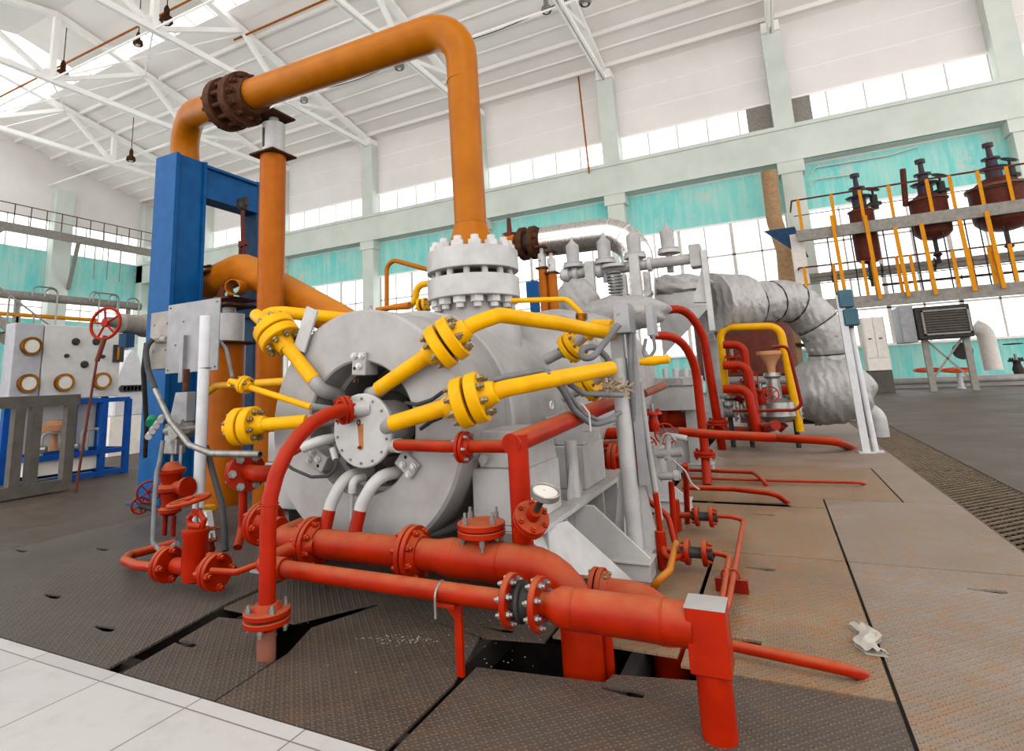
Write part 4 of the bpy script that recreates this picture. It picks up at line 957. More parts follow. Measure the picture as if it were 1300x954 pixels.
# ------------------------------------------------------------------ left: gate valve, transmitter rack, cable
YV = 2.75
t = Thing('gate_valve', 'red gate valve with a big tilted handwheel standing left of the foremost riser', 'valve')
q = A(247, 722, Y=YV); zv = q.z
t.part('body', MB().rev((q.x, YV, zv - .09), Zv, [(0, .03), (.02, .075), (.1, .085), (.30, .08), (.32, .09), (.34, .09)], 28).cyl((q.x - .2, YV, zv), (q.x + .2, YV, zv), .052), 'redclean')
for px, lab in ((212, 0), (273, 1)):
    x = A(px, 722, Y=YV).x; t.flange((x, YV, zv), Xv, .115, .032, 'red', gap=.008, nb=4, br=.024, bmat='red', hub=None, ph=.8)
yk = MB(); zt = A(246, 652, Y=YV).z
for k in (-1, 1): yk.tube([(q.x + k * .05, YV, zv + .24), (q.x + k * .085, YV, zv + .32), (q.x + k * .075, YV, zt - .04), (q.x + k * .02, YV, zt + .02)], .018, .06, 10)
yk.cyl((q.x, YV, zt - .01), (q.x, YV, zt + .03), .035); yk.cyl((q.x - .06, YV, zv + .27), (q.x + .06, YV, zv + .27), .025)
t.part('yoke', yk, 'redclean'); t.part('stem', MB().cyl((q.x, YV, zv + .2), (q.x, YV, zt + .08), .012), 'steel')
hw = A(240, 636, Y=YV - .01); wheel(t, hw, (-.12, -.12, 1), .130, 'red', .014)
t.finish()
run('red_drain_pipe', 'red pipe elbow turning back from the left flange of the gate valve', [(208, 722, 2.75), (172, 718, 2.78), (158, 712, 2.85), (165, 705, 3.0), (222, 690, 3.3)], .033, 'red', .06)
YT = 3.6
t = Thing('control_valve', 'dusty red actuator valve beside the blue column above the gate valve', 'valve')
q = A(216, 640, Y=YT)
t.part('body', MB().rev(q + V((0, 0, -.1)), Zv, [(0, .05), (.03, .10), (.06, .10), (.08, .07), (.2, .085), (.22, .13), (.25, .13), (.28, .08), (.36, .1), (.38, .12), (.41, .12), (.43, .08), (.47, .05)], 28), 'red')
t.part('side_arm', MB().cyl(q + V((-.16, 0, .12)), q + V((.24, 0, .16)), .06), 'red'); t.part('outlet_flange', MB().cyl(q + V((.2, 0, .15)), q + V((.24, 0, .155)), .09), 'red')
for dx in (-.06, .06): t.part('leg', MB().cyl(q + V((dx, 0, -.1)), (q.x + dx, YT, .05), .022), 'reddark')
wheel(t, A(189, 625, Y=YT - .1), (1, -.6, 0), .095, 'reddark', .010); wheel(t, A(178, 642, Y=YT - .1), (.9, -.5, 0), .07, 'reddark', .011)
t.part('wheel_stem', MB().cyl(A(178, 642, Y=YT - .1), A(205, 648, Y=YT), .03), 'darkmetal')
t.finish()
t = Thing('pressure_transmitter', 'grey transmitter head with silver manifold in front of the blue column', 'transmitter')
q = A(224, 525, Y=3.7)
t.part('bracket', MB().prism([q + V((-.12, 0, -.08)), q + V((.14, 0, -.08)), q + V((.14, 0, .2)), q + V((-.03, 0, .2)), q + V((-.08, 0, .02))], (0, .1, 0)), 'galv', bev=.004)
t.part('head', MB().cyl(q + V((-.12, .02, -.16)), q + V((.12, .02, -.12)), .07).cyl(q + V((.05, -.06, -.16)), q + V((.05, .12, -.16)), .08), 'steel')
t.part('manifold', MB().box(q + V((-.1, -.05, -.38)), q + V((.08, .06, -.2))), 'steel', bev=.01)
for i in range(4): t.part('union_nut', MB().cyl(A(206 - i * 5, 530 + i * 7, Y=3.65), A(203 - i * 5, 534 + i * 7, Y=3.6), .032, n=12), 'silver2')
t.part('impulse_tube', MB().cyl(q + V((-.03, 0, -.62)), q + V((-.03, 0, -.38)), .014).cyl(q + V((.09, 0, -.62)), q + V((.09, 0, -.3)), .014), 'silver')
t.part('conduit_nipple', MB().cyl(q + V((.08, .03, .2)), q + V((.08, .03, .42)), .03), 'rust')
t.part('green_cap', MB().cyl(A(191, 538, Y=3.75), A(194, 532, Y=3.8), .05), 'green')
t.finish()
t = Thing('instrument_post', 'smooth white instrument post standing in front of the grey mounting plate', 'post')
q = A(255, 560, Y=3.75); za = A(256, 402, Y=3.75).z
t.part('post', MB().cyl((q.x, 3.75, 0), (q.x, 3.75, za), .052, n=24), 'whitesteel')
t.part('clamp', MB().torus((q.x, 3.76, A(252, 468, Y=3.75).z), Zv, .056, .007, 20, 6), 'steel')
t.part('foot_brace', MB().prism([A(252, 650, Y=3.7), A(262, 650, Y=3.7), A(268, 696, Y=3.7), A(262, 696, Y=3.7)], (0, .06, 0)), 'whitesteel'); t.finish()
t = Thing('mounting_plate', 'large grey galvanised plate fixed behind the white post', 'plate')
a, b = A(214, 388, Y=3.95), A(276, 470, Y=3.95)
pl = t.part('plate', MB().box((a.x, 3.95, b.z), (b.x, 3.965, a.z)), 'galv', bev=.002)
for x, y in ((.05, .05), (.95, .05), (.05, .95), (.95, .95), (.32, .27), (.18, .6)): t.bolts(pl, (a.x + (b.x - a.x) * x, 3.95, a.z + (b.z - a.z) * y), -Yv, 0, 1, .010, .012, 'nut')
t.part('channel', MB().box((a.x + .27, 3.91, b.z - .1), (a.x + .33, 3.95, a.z - .35)), 'galv'); t.finish()
t = Thing('terminal_box', 'grey terminal box with screws on the left edge of the mounting plate', 'terminal box')
a, b = A(192, 398, Y=4.0), A(213, 468, Y=4.0)
bx = t.part('box', MB().box((a.x, 4.0, b.z), (b.x, 4.12, a.z)), 'greypaint', bev=.004)
for x, y in ((.2, .22), (.85, .22), (.2, .68), (.85, .68)): t.bolts(bx, (a.x + (b.x - a.x) * x, 4.0, a.z + (b.z - a.z) * y), -Yv, 0, 1, .012, .012, 'steel')
t.part('gland', MB().cyl(A(194, 431, Y=3.97), A(212, 431, Y=3.97), .035).cyl(A(200, 431, Y=3.97), A(205, 431, Y=3.97), .045, n=6), 'greypaint'); t.finish()
t = Thing('flexible_conduit', 'ribbed silver flexible conduit sweeping from the terminal box to the drum', 'conduit')
pts = [A(197, 495, Y=3.7), A(216, 535, Y=3.5), A(240, 565, Y=3.35), A(268, 576, Y=3.2), A(332, 577, Y=2.95)]
t.part('black_lead', MB().tube([A(194, 431, Y=3.9), A(184, 440, Y=3.85), A(188, 470, Y=3.8), A(197, 495, Y=3.7)], .03, .15), 'rubber')
pth = fillet(pts, .3); m = MB(); acc = 0; fine = []
for i in range(len(pth) - 1):
    L = (pth[i + 1] - pth[i]).length; k = max(1, int(L / .017))
    for j in range(k): fine.append(pth[i].lerp(pth[i + 1], j / k))
o = len(m.v); x = V((0, 1, 0)); n = 12
for i, p in enumerate(fine):
    tt = (fine[min(i + 1, len(fine) - 1)] - fine[max(i - 1, 0)]).normalized(); x = (x - tt * x.dot(tt)).normalized(); y = tt.cross(x); m.v += m.ring(p, x, y, .018 if i % 2 else .0265, n)
for k in range(len(fine) - 1):
    for i in range(n): j = (i + 1) % n; m.f.append((k * n + i, k * n + j, (k + 1) * n + j, (k + 1) * n + i))
t.part('conduit', m, 'steel', sharp=20); t.finish()
run('grey_cable', 'thick dark cable falling from behind the white post to the floor plate', [(262, 568, 3.9), (270, 600, 3.8), (282, 640, 3.7), (285, 672, 3.6), (286, 700, ZL(.0))], .028, 'rubber', .3, 'cable')
run('grey_cable', 'short bent cable at the right edge of the mounting plate', [(277, 432, 4.0), (287, 442, 4.0), (292, 465, 4.0), (295, 480, 3.9)], .018, 'hose', .1, 'cable')
run('grey_cable', 'dark cable bundle hanging left of the blue column', [(186, 436, 3.9), (182, 470, 3.95), (186, 540, 4.2), (184, 580, 4.4)], .026, 'darkmetal', .2, 'cable')
run('grey_hose', 'grey impulse hose hanging down in front of the small red wheel', [(207, 560, 3.6), (202, 590, 3.55), (199, 600, 3.4), (196, 640, 3.3), (194, 690, 3.2), (207, 703, 3.1), (225, 690, 3.1)], .02, 'hose', .1, 'hose')
# flange cluster left of the drum, behind the riser
t = Thing('red_water_pipe', 'vertical red pipe with a large bolted flange left of the drum', 'pipe')
q = A(312, 600, Y=3.2)
t.flange(q, (.9, -.45, .1), .14, .04, 'redclean', gap=.02, nb=6, br=.03, bmat='steel', gm='steel')
t.part('pipe', MB().tube([q, q + V((.25, -.05, 0)), q + V((.38, .3, .0))], .06, .1), 'redclean')
t.part('drop_pipe', MB().tube([q + V((-.02, 0, -.1)), V((q.x - .02, q.y, .3)), V((q.x + .05, q.y - .1, .2))], .032, .08), 'redclean'); t.finish()
t = Thing('red_water_pipe', 'dusty red flanged pipe end low behind the foremost riser', 'pipe')
q = A(335, 665, Y=2.95)
t.flange(q, (1, -.2, 0), .14, .032, 'red', gap=.01, nb=6, br=.024, bmat='red', hub=.08)
t.part('pipe', MB().tube([q + V((-.2, .1, 0)), q, q + V((.2, -.04, 0))], .06), 'red'); t.finish()
small_valve('tiny dark red valve on the plate behind the gate valve', 268, 690, 3.0, .045, (0, 0, .1), 'reddark', wax=(0, 0, 1))
t = Thing('yellow_drain_pot', 'small yellow and red pot at the foot of the thin yellow drop pipe', 'pot')
q = A(262, 648, Y=4.0); t.part('pot', MB().rev(q - V((0, 0, .06)), Zv, [(0, .06), (.06, .09), (.1, .08)], 16), 'yellow'); t.part('cap', MB().rev(q - V((0, 0, .17)), Zv, [(0, .02), (.03, .06), (.11, .07)], 16), 'redclean'); t.finish()
# crumpled cloth and gloves on the plates
t = Thing('crumpled_rag', 'dirty white rag lying on the seam between two tread plates', 'rag')
q = A(1102, 815, Z=0); m = MB(); n = 14
bm_pts = []
for j in range(7):
    for i in range(10):
        u_, v_ = i / 9 - .5, j / 6 - .5; bm_pts.append((q.x + v_ * .09 + .02 * math.sin(u_ * 9), q.y + u_ * .30, .012 + .03 * abs(math.sin(u_ * 13 + v_ * 7)) * (1 - abs(2 * v_) * .7)))
fs = [(j * 10 + i, j * 10 + i + 1, (j + 1) * 10 + i + 1, (j + 1) * 10 + i) for j in range(6) for i in range(9)]
m.add(bm_pts, fs); o = len(bm_pts); m.add([(x, y, .001) for x, y, z in bm_pts], [tuple(reversed(f)) for f in fs])
t.part('cloth', m, 'chalk'); t.finish()

t = Thing('paint_chips', 'scatter of tiny white paint chips and powder on the dark plates before the machine', 'debris')
m = MB(); rnd = random.Random(11)
def chip(px, py, s_):
    q = A(px, py, Z=.0); a = rnd.uniform(0, PI); n = rnd.randint(3, 5)
    m.prism([(q.x + s_ * rnd.uniform(.5, 1) * math.cos(a + 2 * PI * i / n), q.y + s_ * rnd.uniform(.5, 1) * math.sin(a + 2 * PI * i / n), .0005) for i in range(n)], (0, 0, .002))
for i in range(70): chip(rnd.gauss(515, 24), 812 + rnd.gauss(0, 3) + .0, rnd.uniform(.002, .006))
for i in range(60): chip(rnd.uniform(380, 640), rnd.uniform(760, 860), rnd.uniform(.001, .004))
for i in range(25): chip(rnd.uniform(560, 690), rnd.uniform(780, 850), rnd.uniform(.002, .005))
for i in range(40): chip(rnd.gauss(940, 28), rnd.gauss(785, 14), rnd.uniform(.001, .004))
for i in range(25): chip(rnd.uniform(0, 230), rnd.uniform(700, 800), rnd.uniform(.001, .004))
t.part('chips', m, 'chalk'); t.finish(); t.root['kind'] = 'stuff'
# ================================================================== REAR OF THE MACHINE: TURBINE, VALVE GEAR, LAGGED PIPES
t = Thing('steam_turbine', 'lagged grey steam turbine behind the compressor barrel with a wide shelf on its right', 'turbine')
def blob(c, r, sx=1, sy=1, sz=1, seed=1, amp=.12, n=28):
    rnd = random.Random(seed); ph = [(rnd.uniform(2, 7), rnd.uniform(2, 7), rnd.uniform(2, 7), rnd.uniform(0, 6)) for _ in range(7)]
    m = MB(); k = n // 2
    for j in range(k + 1):
        for i in range(n):
            th, fi = PI * j / k, 2 * PI * i / n; d = V((math.sin(th) * math.cos(fi), math.sin(th) * math.sin(fi), math.cos(th)))
            w_ = sum(math.sin(a * d.x + b * d.y + c_ * d.z + e) for a, b, c_, e in ph) / 7; rr = r * (1 + amp * w_ + amp * .35 * math.sin(14 * d.x + 9 * d.z))
            m.v.append(V(c) + V((d.x * rr * sx, d.y * rr * sy, d.z * rr * sz)))
    for j in range(k):
        for i in range(n): i2 = (i + 1) % n; m.f.append((j * n + i, j * n + i2, (j + 1) * n + i2, (j + 1) * n + i))
    return m
YT2 = 6.2
c1 = A(775, 410, Y=YT2)
t.part('lagged_casing', MB().rev(V((AX + .15, 5.9, 1.25)), Yv, [(0, .5), (.05, .78), (.5, .86), (1.4, .9), (2.2, .82), (2.3, .5)], 48), 'lag')
t.part('lagged_chest', blob(A(782, 400, Y=8.2), .43, 1.75, .9, .62, 3, .10, 44), 'lag', sharp=80)
t.part('lagged_elbow', blob(A(732, 384, Y=8.2), .33, 1.0, .9, 1.05, 5, .16, 40), 'lag', sharp=80)
t.part('lagged_bundle', blob(A(850, 366, Y=10.6), .42, 1.6, .9, .55, 9, .20, 44), 'lag', sharp=80)
a, b = A(834, 376, Y=10.3), A(902, 388, Y=10.3)
t.part('shelf', MB().box((a.x, 10.3, b.z), (b.x, 11.0, a.z + .02)).box((a.x, 10.26, a.z + .06), (b.x, 11.0, a.z + .16)).prism([(a.x, 10.3, b.z), (b.x, 10.3, b.z), (a.x, 10.3, b.z - .8)], (0, .03, 0)), 'silver2', bev=.004)
a, b = A(832, 499, Y=7.9), A(883, 521, Y=7.9)
pd = t.part('bearing_pedestal', MB().box((a.x - .1, 7.9, b.z), (b.x, 9.0, a.z + .08)).box((a.x - .12, 7.87, a.z + .08), (b.x + .02, 9.0, a.z + .19)).box((a.x - .1, 8.3, .0), (b.x - .1, 9.0, b.z)).prism([(b.x - .16, 8.1, b.z), (b.x + .0, 8.1, b.z), (b.x - .05, 8.1, .0), (b.x - .17, 8.1, 0)], (0, .08, 0)), 'silver', bev=.006)
t.part('side_plate', MB().prism([A(862, 470, Y=9.1), A(884, 470, Y=9.1), A(886, 570, Y=9.1), A(852, 570, Y=9.1)], (0, .1, 0)), 'silver2')
for i in range(4):
    q = A(845 + i * 13, 476, Y=8.1); t.part('cap_bolt', MB().cyl(q - V((0, 0, .08)), q + V((0, 0, .08)), .038, n=10), 'silver2')
fc_ = bpy.data.curves.new('raised_letters', 'FONT'); fc_.body = 'ОБЕЗ'; fc_.size = .17; fc_.extrude = .006
fo_ = bpy.data.objects.new('raised_letters', fc_); COL.objects.link(fo_)
dg = bpy.context.evaluated_depsgraph_get(); me_ = bpy.data.meshes.new_from_object(fo_.evaluated_get(dg)); bpy.data.objects.remove(fo_)
q = A(839, 480.5, Y=5.37)
me_.materials.clear(); me_.materials.append(M['silverdark'])
t.part('raised_letters', None, 'silver', me=me_, mtx=Matrix.Translation(V((q.x, 5.37, a.z + .065)) if False else V((A(839, 481, Y=7.86).x, 7.865, a.z + .095))) @ Matrix.Rotation(PI / 2, 4, 'X') @ Matrix.Scale(.62, 4))
t.part('support_skirt', MB().box((-3.2, 6.0, .0), (-1.5, 8.3, .75)), 'silver')
t.finish()
# valve gear: lever shaft on two forked posts, four spring cylinders
t = Thing('control_valve_gear', 'row of silver steam valve gear on a level shaft above the turbine', 'valve gear')
YS = 6.0
s0_, s1_ = A(712, 350, Y=YS), A(893, 327, Y=YS)
zz = (s0_.z + s1_.z) / 2
L = lambda px: A(px, 340, Y=YS).x
t.part('shaft', MB().tube([(s0_.x, YS, zz), (s1_.x - .1, YS, zz)], .055, 0, 20), 'silver')
for px, w_ in ((713, .08), (727, .05), (756, .07), (800, .08), (822, .04)): t.part('shaft_collar', MB().rev((L(px), YS, zz), Xv, [(0, .065), (.01, .078), (w_, .078), (w_ + .01, .065)], 24), 'silver2')
t.part('end_block', MB().box((L(878), YS - .09, zz - .1), (L(893), YS + .09, zz + .13)), 'silver', bev=.01)
for px in (751, 808):
    t.part('forked_post', MB().box((L(px) - .05, YS - .12, zz - .55), (L(px) + .05, YS - .06, zz + .1)).box((L(px) - .03, YS - .1, zz - .65), (L(px) + .09, YS + .1, zz - .45)), 'silver2', bev=.006)
for px, py, Yd in ((728, 338, 6.0), (768, 333, 6.0), (806, 326, 6.0), (849, 320, 6.15)):
    q = A(px, py, Y=Yd); x = q.x; zb = q.z
    cy = t.part('spring_cylinder', MB().rev((x, Yd, zb), Zv, [(0, .095), (.02, .105), (.04, .105), (.05, .070), (.225, .074), (.24, .062), (.27, .030), (.30, .014), (.33, .010)], 24), 'silver')
    t.part('flange_rim', MB().cyl((x, Yd, zb - .02), (x, Yd, zb + .015), .115, n=24), 'silver2', cy)
    t.part('valve_rod', MB().cyl((x, Yd, zb - .22), (x, Yd, zb), .035), 'silver')
m = MB(); q = A(780, 352, Y=5.95)
for i in range(8): m.torus((q.x, 5.95, q.z - .2 + i * .035), Zv, .07, .010, 20, 6)
t.part('return_spring', m, 'silverdark'); t.part('spring_seat', MB().cyl((q.x, 5.95, q.z - .33), (q.x, 5.95, q.z - .22), .11).cyl((q.x, 5.95, q.z + .1), (q.x, 5.95, q.z + .13), .13), 'silver2')
for px in (745, 790, 820): t.part('linkage', MB().box((L(px) - .03, YS - .04, zz - .38), (L(px) + .03, YS + .04, zz - .08)).cyl((L(px), YS - .07, zz - .3), (L(px), YS + .07, zz - .3), .04), 'steel')
t.part('gusset_stand', MB().prism([A(893, 330, Y=5.95), A(897, 330, Y=5.95), A(900, 384, Y=5.95), A(880, 384, Y=5.95)], (0, .08, 0)).bar(A(893, 318, Y=5.92), A(905, 420, Y=5.92), .05, .06), 'silver2')
KG, g0_, g1_ = 1.38, A(805, 345, Y=6.0), A(805, 345, Y=8.3)   # real size of the gear; it stands at Y = 8.3
for p_ in t.parts: p_['mb'].v = [(v_ - g0_) * KG + g1_ for v_ in p_['mb'].v]
t.finish()

# chrome-clad overhead steam pipe with rusty flanges
t = Thing('steam_pipe', 'shiny metal-clad steam pipe arching down to the valve gear with rusty flanges', 'pipe')
YP = 9.9
pts = [A(660, 300, Y=YP), A(698, 296, Y=YP), A(795, 277, Y=YP), A(812, 285, Y=YP), A(822, 330, Y=YP), A(828, 400, Y=YP)]
pts = [A(655, 312, Y=YP), A(806, 292, Y=YP), A(814, 400, Y=YP)]
t.part('cladding', MB().tube([pts[0].lerp(pts[1], .25)] + pts[1:], .285, .6, 28), 'clad')
m = MB(); pa = fillet([pts[0].lerp(pts[1], .25)] + pts[1:], .6)
for i in range(2, len(pa) - 1, 2): m.torus(pa[i], pa[i + 1] - pa[i - 1], .286, .006, 28, 6)
t.part('cladding_seam', m, 'clad')
ax = (pts[1] - pts[0]).normalized()
t.flange(A(672, 309, Y=YP), ax, .32, .10, 'rust', gap=.11, nb=10, br=.036, bmat='rust', hub=.2)
t.part('bare_end', MB().cyl(A(640, 306, Y=YP), A(668, 309, Y=YP), .15), 'orangerust')
t.part('elbow_valve', MB().rev(A(647, 300, Y=YP) - V((0, 0, .15)), Zv, [(0, .12), (.2, .14), (.22, .05), (.5, .04), (.52, .02)], 14), 'brownrust')
t.finish()
for lab, px in (('left of two slender orange spring posts behind the white flange', 689), ('right of two slender orange spring posts behind the white flange', 701)):
    dy = 0 if px == 689 else 6; a_, b_ = A(px, 342 + dy, Y=7.2), A(px, 325 + dy, Y=7.2)
    spring_post('spring_pipe_support', lab, a_.x, 7.2, .062, a_.z, b_.z)
t = Thing('blue_pipe_stand', 'small blue steel stand behind the slender orange spring posts', 'stand')
a, b = A(667, 358, Y=7.8), A(683, 380, Y=7.8); t.part('head', MB().box((a.x, 7.8, b.z), (b.x, 8.0, a.z)), 'blue', bev=.01); t.part('leg', MB().box((a.x + .03, 7.85, 0), (b.x - .03, 7.95, b.z)), 'blue'); t.finish()

# foil-wrapped exhaust pipe at the right
t = Thing('insulated_exhaust_pipe', 'big foil-wrapped pipe curving down to the floor at the right', 'pipe')
YI = 12.6
def soft_tube(pts, r, seams, n=36, bend=.7, seed=3):
    pth = fillet([V(p) for p in pts], bend); fine = []
    for i in range(len(pth) - 1):
        k = max(1, int((pth[i + 1] - pth[i]).length / .035))
        for j in range(k): fine.append(pth[i].lerp(pth[i + 1], j / k))
    fine.append(pth[-1]); m = MB(); tot = sum((fine[i + 1] - fine[i]).length for i in range(len(fine) - 1)); acc = 0
    x = V((0, 1, 0)); N = len(fine); rnd = random.Random(seed); P8 = [(rnd.randint(3, 11), rnd.uniform(5, 22), rnd.uniform(0, 6)) for _ in range(7)]
    rings = []
    for i, p in enumerate(fine):
        if i: acc += (p - fine[i - 1]).length
        tt = (fine[min(i + 1, N - 1)] - fine[max(i - 1, 0)]).normalized(); x = (x - tt * x.dot(tt)).normalized(); y = tt.cross(x)
        s_ = acc / tot; pin = max([math.exp(-((s_ - q) * tot / .035) ** 2) for q in seams] + [0]); near = max([math.exp(-abs(s_ - q) * tot / .16) for q in seams] + [0])
        rr_ = r(s_) if callable(r) else r
        for j in range(n):
            a = 2 * PI * j / n; wr = sum(math.sin(k_ * a + f_ * acc + e_) for k_, f_, e_ in P8) / 7
            rad = rr_ * (1 - .07 * pin + .012 * wr + .022 * near * math.sin(13 * a + 3 * acc)); m.v.append(p + x * (rad * math.cos(a)) + y * (rad * math.sin(a)))
    for k in range(N - 1):
        for j in range(n): j2 = (j + 1) % n; m.f.append((k * n + j, k * n + j2, (k + 1) * n + j2, (k + 1) * n + j))
    m.f.append(tuple(reversed(range(n)))); m.f.append(tuple((N - 1) * n + j for j in range(n)))
    return m
pts = [A(900, 385, Y=10.9), A(947, 386, Y=11.6), A(1010, 380, Y=YI), A(1054, 430, Y=YI + .1), A(1060, 512, Y=YI + .2)]
t.part('foil_jacket', soft_tube(pts, lambda s_: .40 + .14 * max(0, min(1, (.24 - s_) * 20)), (.245, .36, .50, .64, .78), 48, 1.05), 'foil', sharp=70)
m = MB(); pth = fillet(pts, 1.05); acc = [0]
for i in range(len(pth) - 1): acc.append(acc[-1] + (pth[i + 1] - pth[i]).length)
for s_ in (.245, .36, .50, .64, .78):
    i = max(k for k in range(len(acc)) if acc[k] <= s_ * acc[-1]); i = min(i, len(pth) - 2); m.torus(pth[i].lerp(pth[i + 1], (s_ * acc[-1] - acc[i]) / (acc[i + 1] - acc[i])), pth[i + 1] - pth[i], .385, .012, 36, 6)
t.part('tie_wire', m, 'darkmetal')
t.finish()
t = Thing('exhaust_box', 'puffy foil-lagged box at the foot of the foil-wrapped pipe', 'lagging')
q = A(1050, 497, Y=12.4); t.part('foil_cover', blob(q, .74, 1.02, .9, .80, 21, .07, 44), 'foil', sharp=70); t.finish()
t = Thing('condensate_pipe', 'level silver pipe with a flange under the puffy foil box', 'pipe')
a, b = A(1028, 522, Y=12.6), A(1112, 523, Y=12.6); zc_ = a.z
t.part('pipe', MB().tube([V((a.x, 12.6, zc_)), V((b.x, 12.6, zc_)), V((b.x, 12.6, -.0))], .15, .2, 20), 'silver2')
t.flange((A(1036, 522, Y=12.6).x, 12.6, zc_), Xv, .27, .05, 'silver', gap=.01, nb=10, br=.018, bmat='silverdark'); t.part('valve_body', MB().rev((A(1012, 520, Y=12.6).x, 12.6, zc_), Xv, [(0, .12), (.05, .24), (.3, .24), (.35, .14)], 20), 'darkmetal')
t.part('valve_cap', MB().rev((A(1021, 512, Y=12.6).x, 12.6, zc_ + .2), Zv, [(0, .22), (.07, .25), (.14, .24)], 20), 'silver2'); t.finish()
# leaning white posts
for lab, x0, y0, x1, y1, w_, sq in (('thick square white post leaning at the edge of the tread plates', 1100, 575, 1065, 375, .10, True), ('thin round white pole beside the thick leaning white post', 1112, 574, 1079, 412, .042, False)):
    t = Thing('white_post', lab, 'post'); p = A(x0, y0, Z=0); p2_ = A(x1, y1, Y=p.y)
    m = MB().bar(p, p2_, w_, w_, up=(0, 1, 0)) if sq else MB().cyl(p, p2_, w_)
    t.part('post', m, 'whitesteel'); t.part('foot', MB().box(p + V((-.1, -.1, 0)), p + V((.1, .1, .015))), 'whitesteel'); t.finish()
t = Thing('signal_box', 'blue-green double lamp box on top of the thin white pole', 'signal box')
p = A(1079, 412, Y=10.4); a = A(1079, 392, Y=10.4)
t.part('upper_case', MB().box((p.x - .11, 10.28, a.z + .01), (p.x + .09, 10.5, a.z + .29)), 'tealbox', bev=.02); t.part('lower_case', MB().box((p.x - .08, 10.28, a.z - .27), (p.x + .12, 10.5, a.z - .01)), 'tealbox', bev=.02)
t.part('gland', MB().cyl((p.x, 10.4, a.z - .3), (p.x, 10.4, a.z - .22), .05), 'darkmetal'); t.finish()
run('red_tube', 'red tube between the two leaning white posts', [(1092, 475, 10.5), (1095, 500, 10.5), (1108, 560, 10.5), (1110, 566, 10.5)], .035, 'reddark')
# vertical silver cylinder
t = Thing('silver_standpipe', 'polished vertical silver cylinder with a flanged cap behind the tall red hoops', 'standpipe')
q = A(914, 540, Y=12.3); zt = A(906, 436, Y=12.3).z; t.part('shell', MB().cyl((q.x, 12.3, 0), (q.x, 12.3, zt), .175, n=28), 'silver2')
t.part('cap', MB().rev((q.x, 12.3, zt), Zv, [(0, .19), (.06, .19), (.07, .13), (.2, .09), (.23, .04)], 24), 'silver'); t.part('band', MB().cyl((q.x, 12.3, zt - .95), (q.x, 12.3, zt - .9), .19, n=28), 'silver2'); t.finish()
# hoops behind
YHB = 10.8
run('yellow_hoop_pipe', 'yellow hoop pipe framing the red pipe cluster', [(922, 500, YHB), (914, 425, YHB), (922, 416, YHB), (990, 414, YHB), (1016, 548, YHB)], .062, 'yellow', .2)
run('red_hoop_pipe', 'upper red rectangular pipe bend in the cluster', [(918, 438, 10.4), (944, 438, 10.4), (957, 545, 10.4)], .065, 'redclean', .15)
run('red_hoop_pipe', 'middle red rectangular pipe bend in the cluster', [(918, 464, 10.2), (948, 464, 10.2), (958, 520, 10.2), (962, 548, 10.2)], .07, 'redclean', .15)
run('red_hoop_pipe', 'lower red rectangular pipe bend in the cluster', [(918, 494, 10.0), (948, 494, 10.0), (962, 550, 10.0)], .07, 'redclean', .15)
run('red_hoop_pipe', 'thin red tube looping inside the yellow hoop', [(980, 441, 10.2), (1000, 439, 10.2), (1018, 515, 10.2), (1008, 521, 10.2), (930, 522, 10.2)], .025, 'reddark', .1)
run('red_hoop_pipe', 'thick red pipe lying level at the back of the cluster', [(925, 505, 11.4), (960, 500, 11.4), (1008, 494, 11.4)], .09, 'redclean', .1)
run('red_hoop_pipe', 'red pipe slanting down through the cluster to a square flange', [(930, 500, 11.0), (965, 516, 11.0), (996, 545, 11.0)], .09, 'redclean', .1)
run('grey_tube', 'level grey tube crossing behind the red cluster', [(925, 484, 12.0), (1035, 482, 12.0)], .08, 'silverdark', 0)
small_valve('little red bonnet valve near the top of the cluster', 930, 458, 10.6, .13, None)
small_valve('red handwheel valve in the middle of the cluster', 946, 488, 10.6, .10, (.1, -.2, .1))
small_valve('rightmost red valve low in the cluster', 966, 500, 10.6, .11, (.15, -.2, 0), wax=(.5, -1, .3))
t = Thing('strainer_valve', 'tall dusty valve with a copper bowl top in the cluster', 'valve'); q = A(986, 520, Y=10.8)
t.part('body', MB().rev((q.x, 10.8, q.z - .2), Zv, [(0, .2), (.1, .30), (.32, .28), (.38, .12), (.7, .10), (.74, .14), (.80, .12)], 22), 'steel'); t.part('bowl', MB().rev((q.x, 10.8, q.z + .6), Zv, [(0, .06), (.1, .07), (.2, .12), (.3, .2), (.36, .2)], 22), 'pinkbrass')
t.part('side_tube', MB().tube([q + V((.2, 0, .0)), q + V((.3, 0, .3)), q + V((.26, 0, .9))], .03, .1), 'pink'); t.finish()
for lab, px, w_ in (('left silver flanged valve low in the cluster', 926, .17), ('middle silver flanged valve low in the cluster', 950, .12), ('right silver flanged valve low in the cluster', 1008, .16)):
    t = Thing('flanged_valve', lab, 'valve'); q = A(px, 522, Y=10.9); t.flange(q, Xv, w_, .03, 'silver2', gap=.16, nb=8, br=.014, bmat='silverdark', gm='silverdark'); t.part('body', MB().rev(q, Zv, [(0, w_ * .6), (.1, w_ * .7), (.2, w_ * .4), (.22, w_ * .8), (.26, w_ * .8)], 18), 'steel'); t.part('support', MB().cyl((q.x, q.y, 0), q, .04), 'darkmetal'); t.finish()
t = Thing('brown_tank', 'brown riveted tank standing far behind the red pipe cluster', 'tank'); q = A(948, 466, Y=16); w_ = 1.15
t.part('shell', MB().rev((q.x, 16, q.z - .4), Zv, [(0, w_ * .8), (.2, w_), (1.5, w_), (1.7, w_ * .7)], 28), 'brownrust'); t.part('leg', MB().cyl((q.x, 16, 0), (q.x, 16, q.z - .3), .3), 'brownrust'); t.finish()
t = Thing('orange_column_pipe', 'tall tan pipe running down the far wall behind the foil-wrapped pipe', 'pipe')
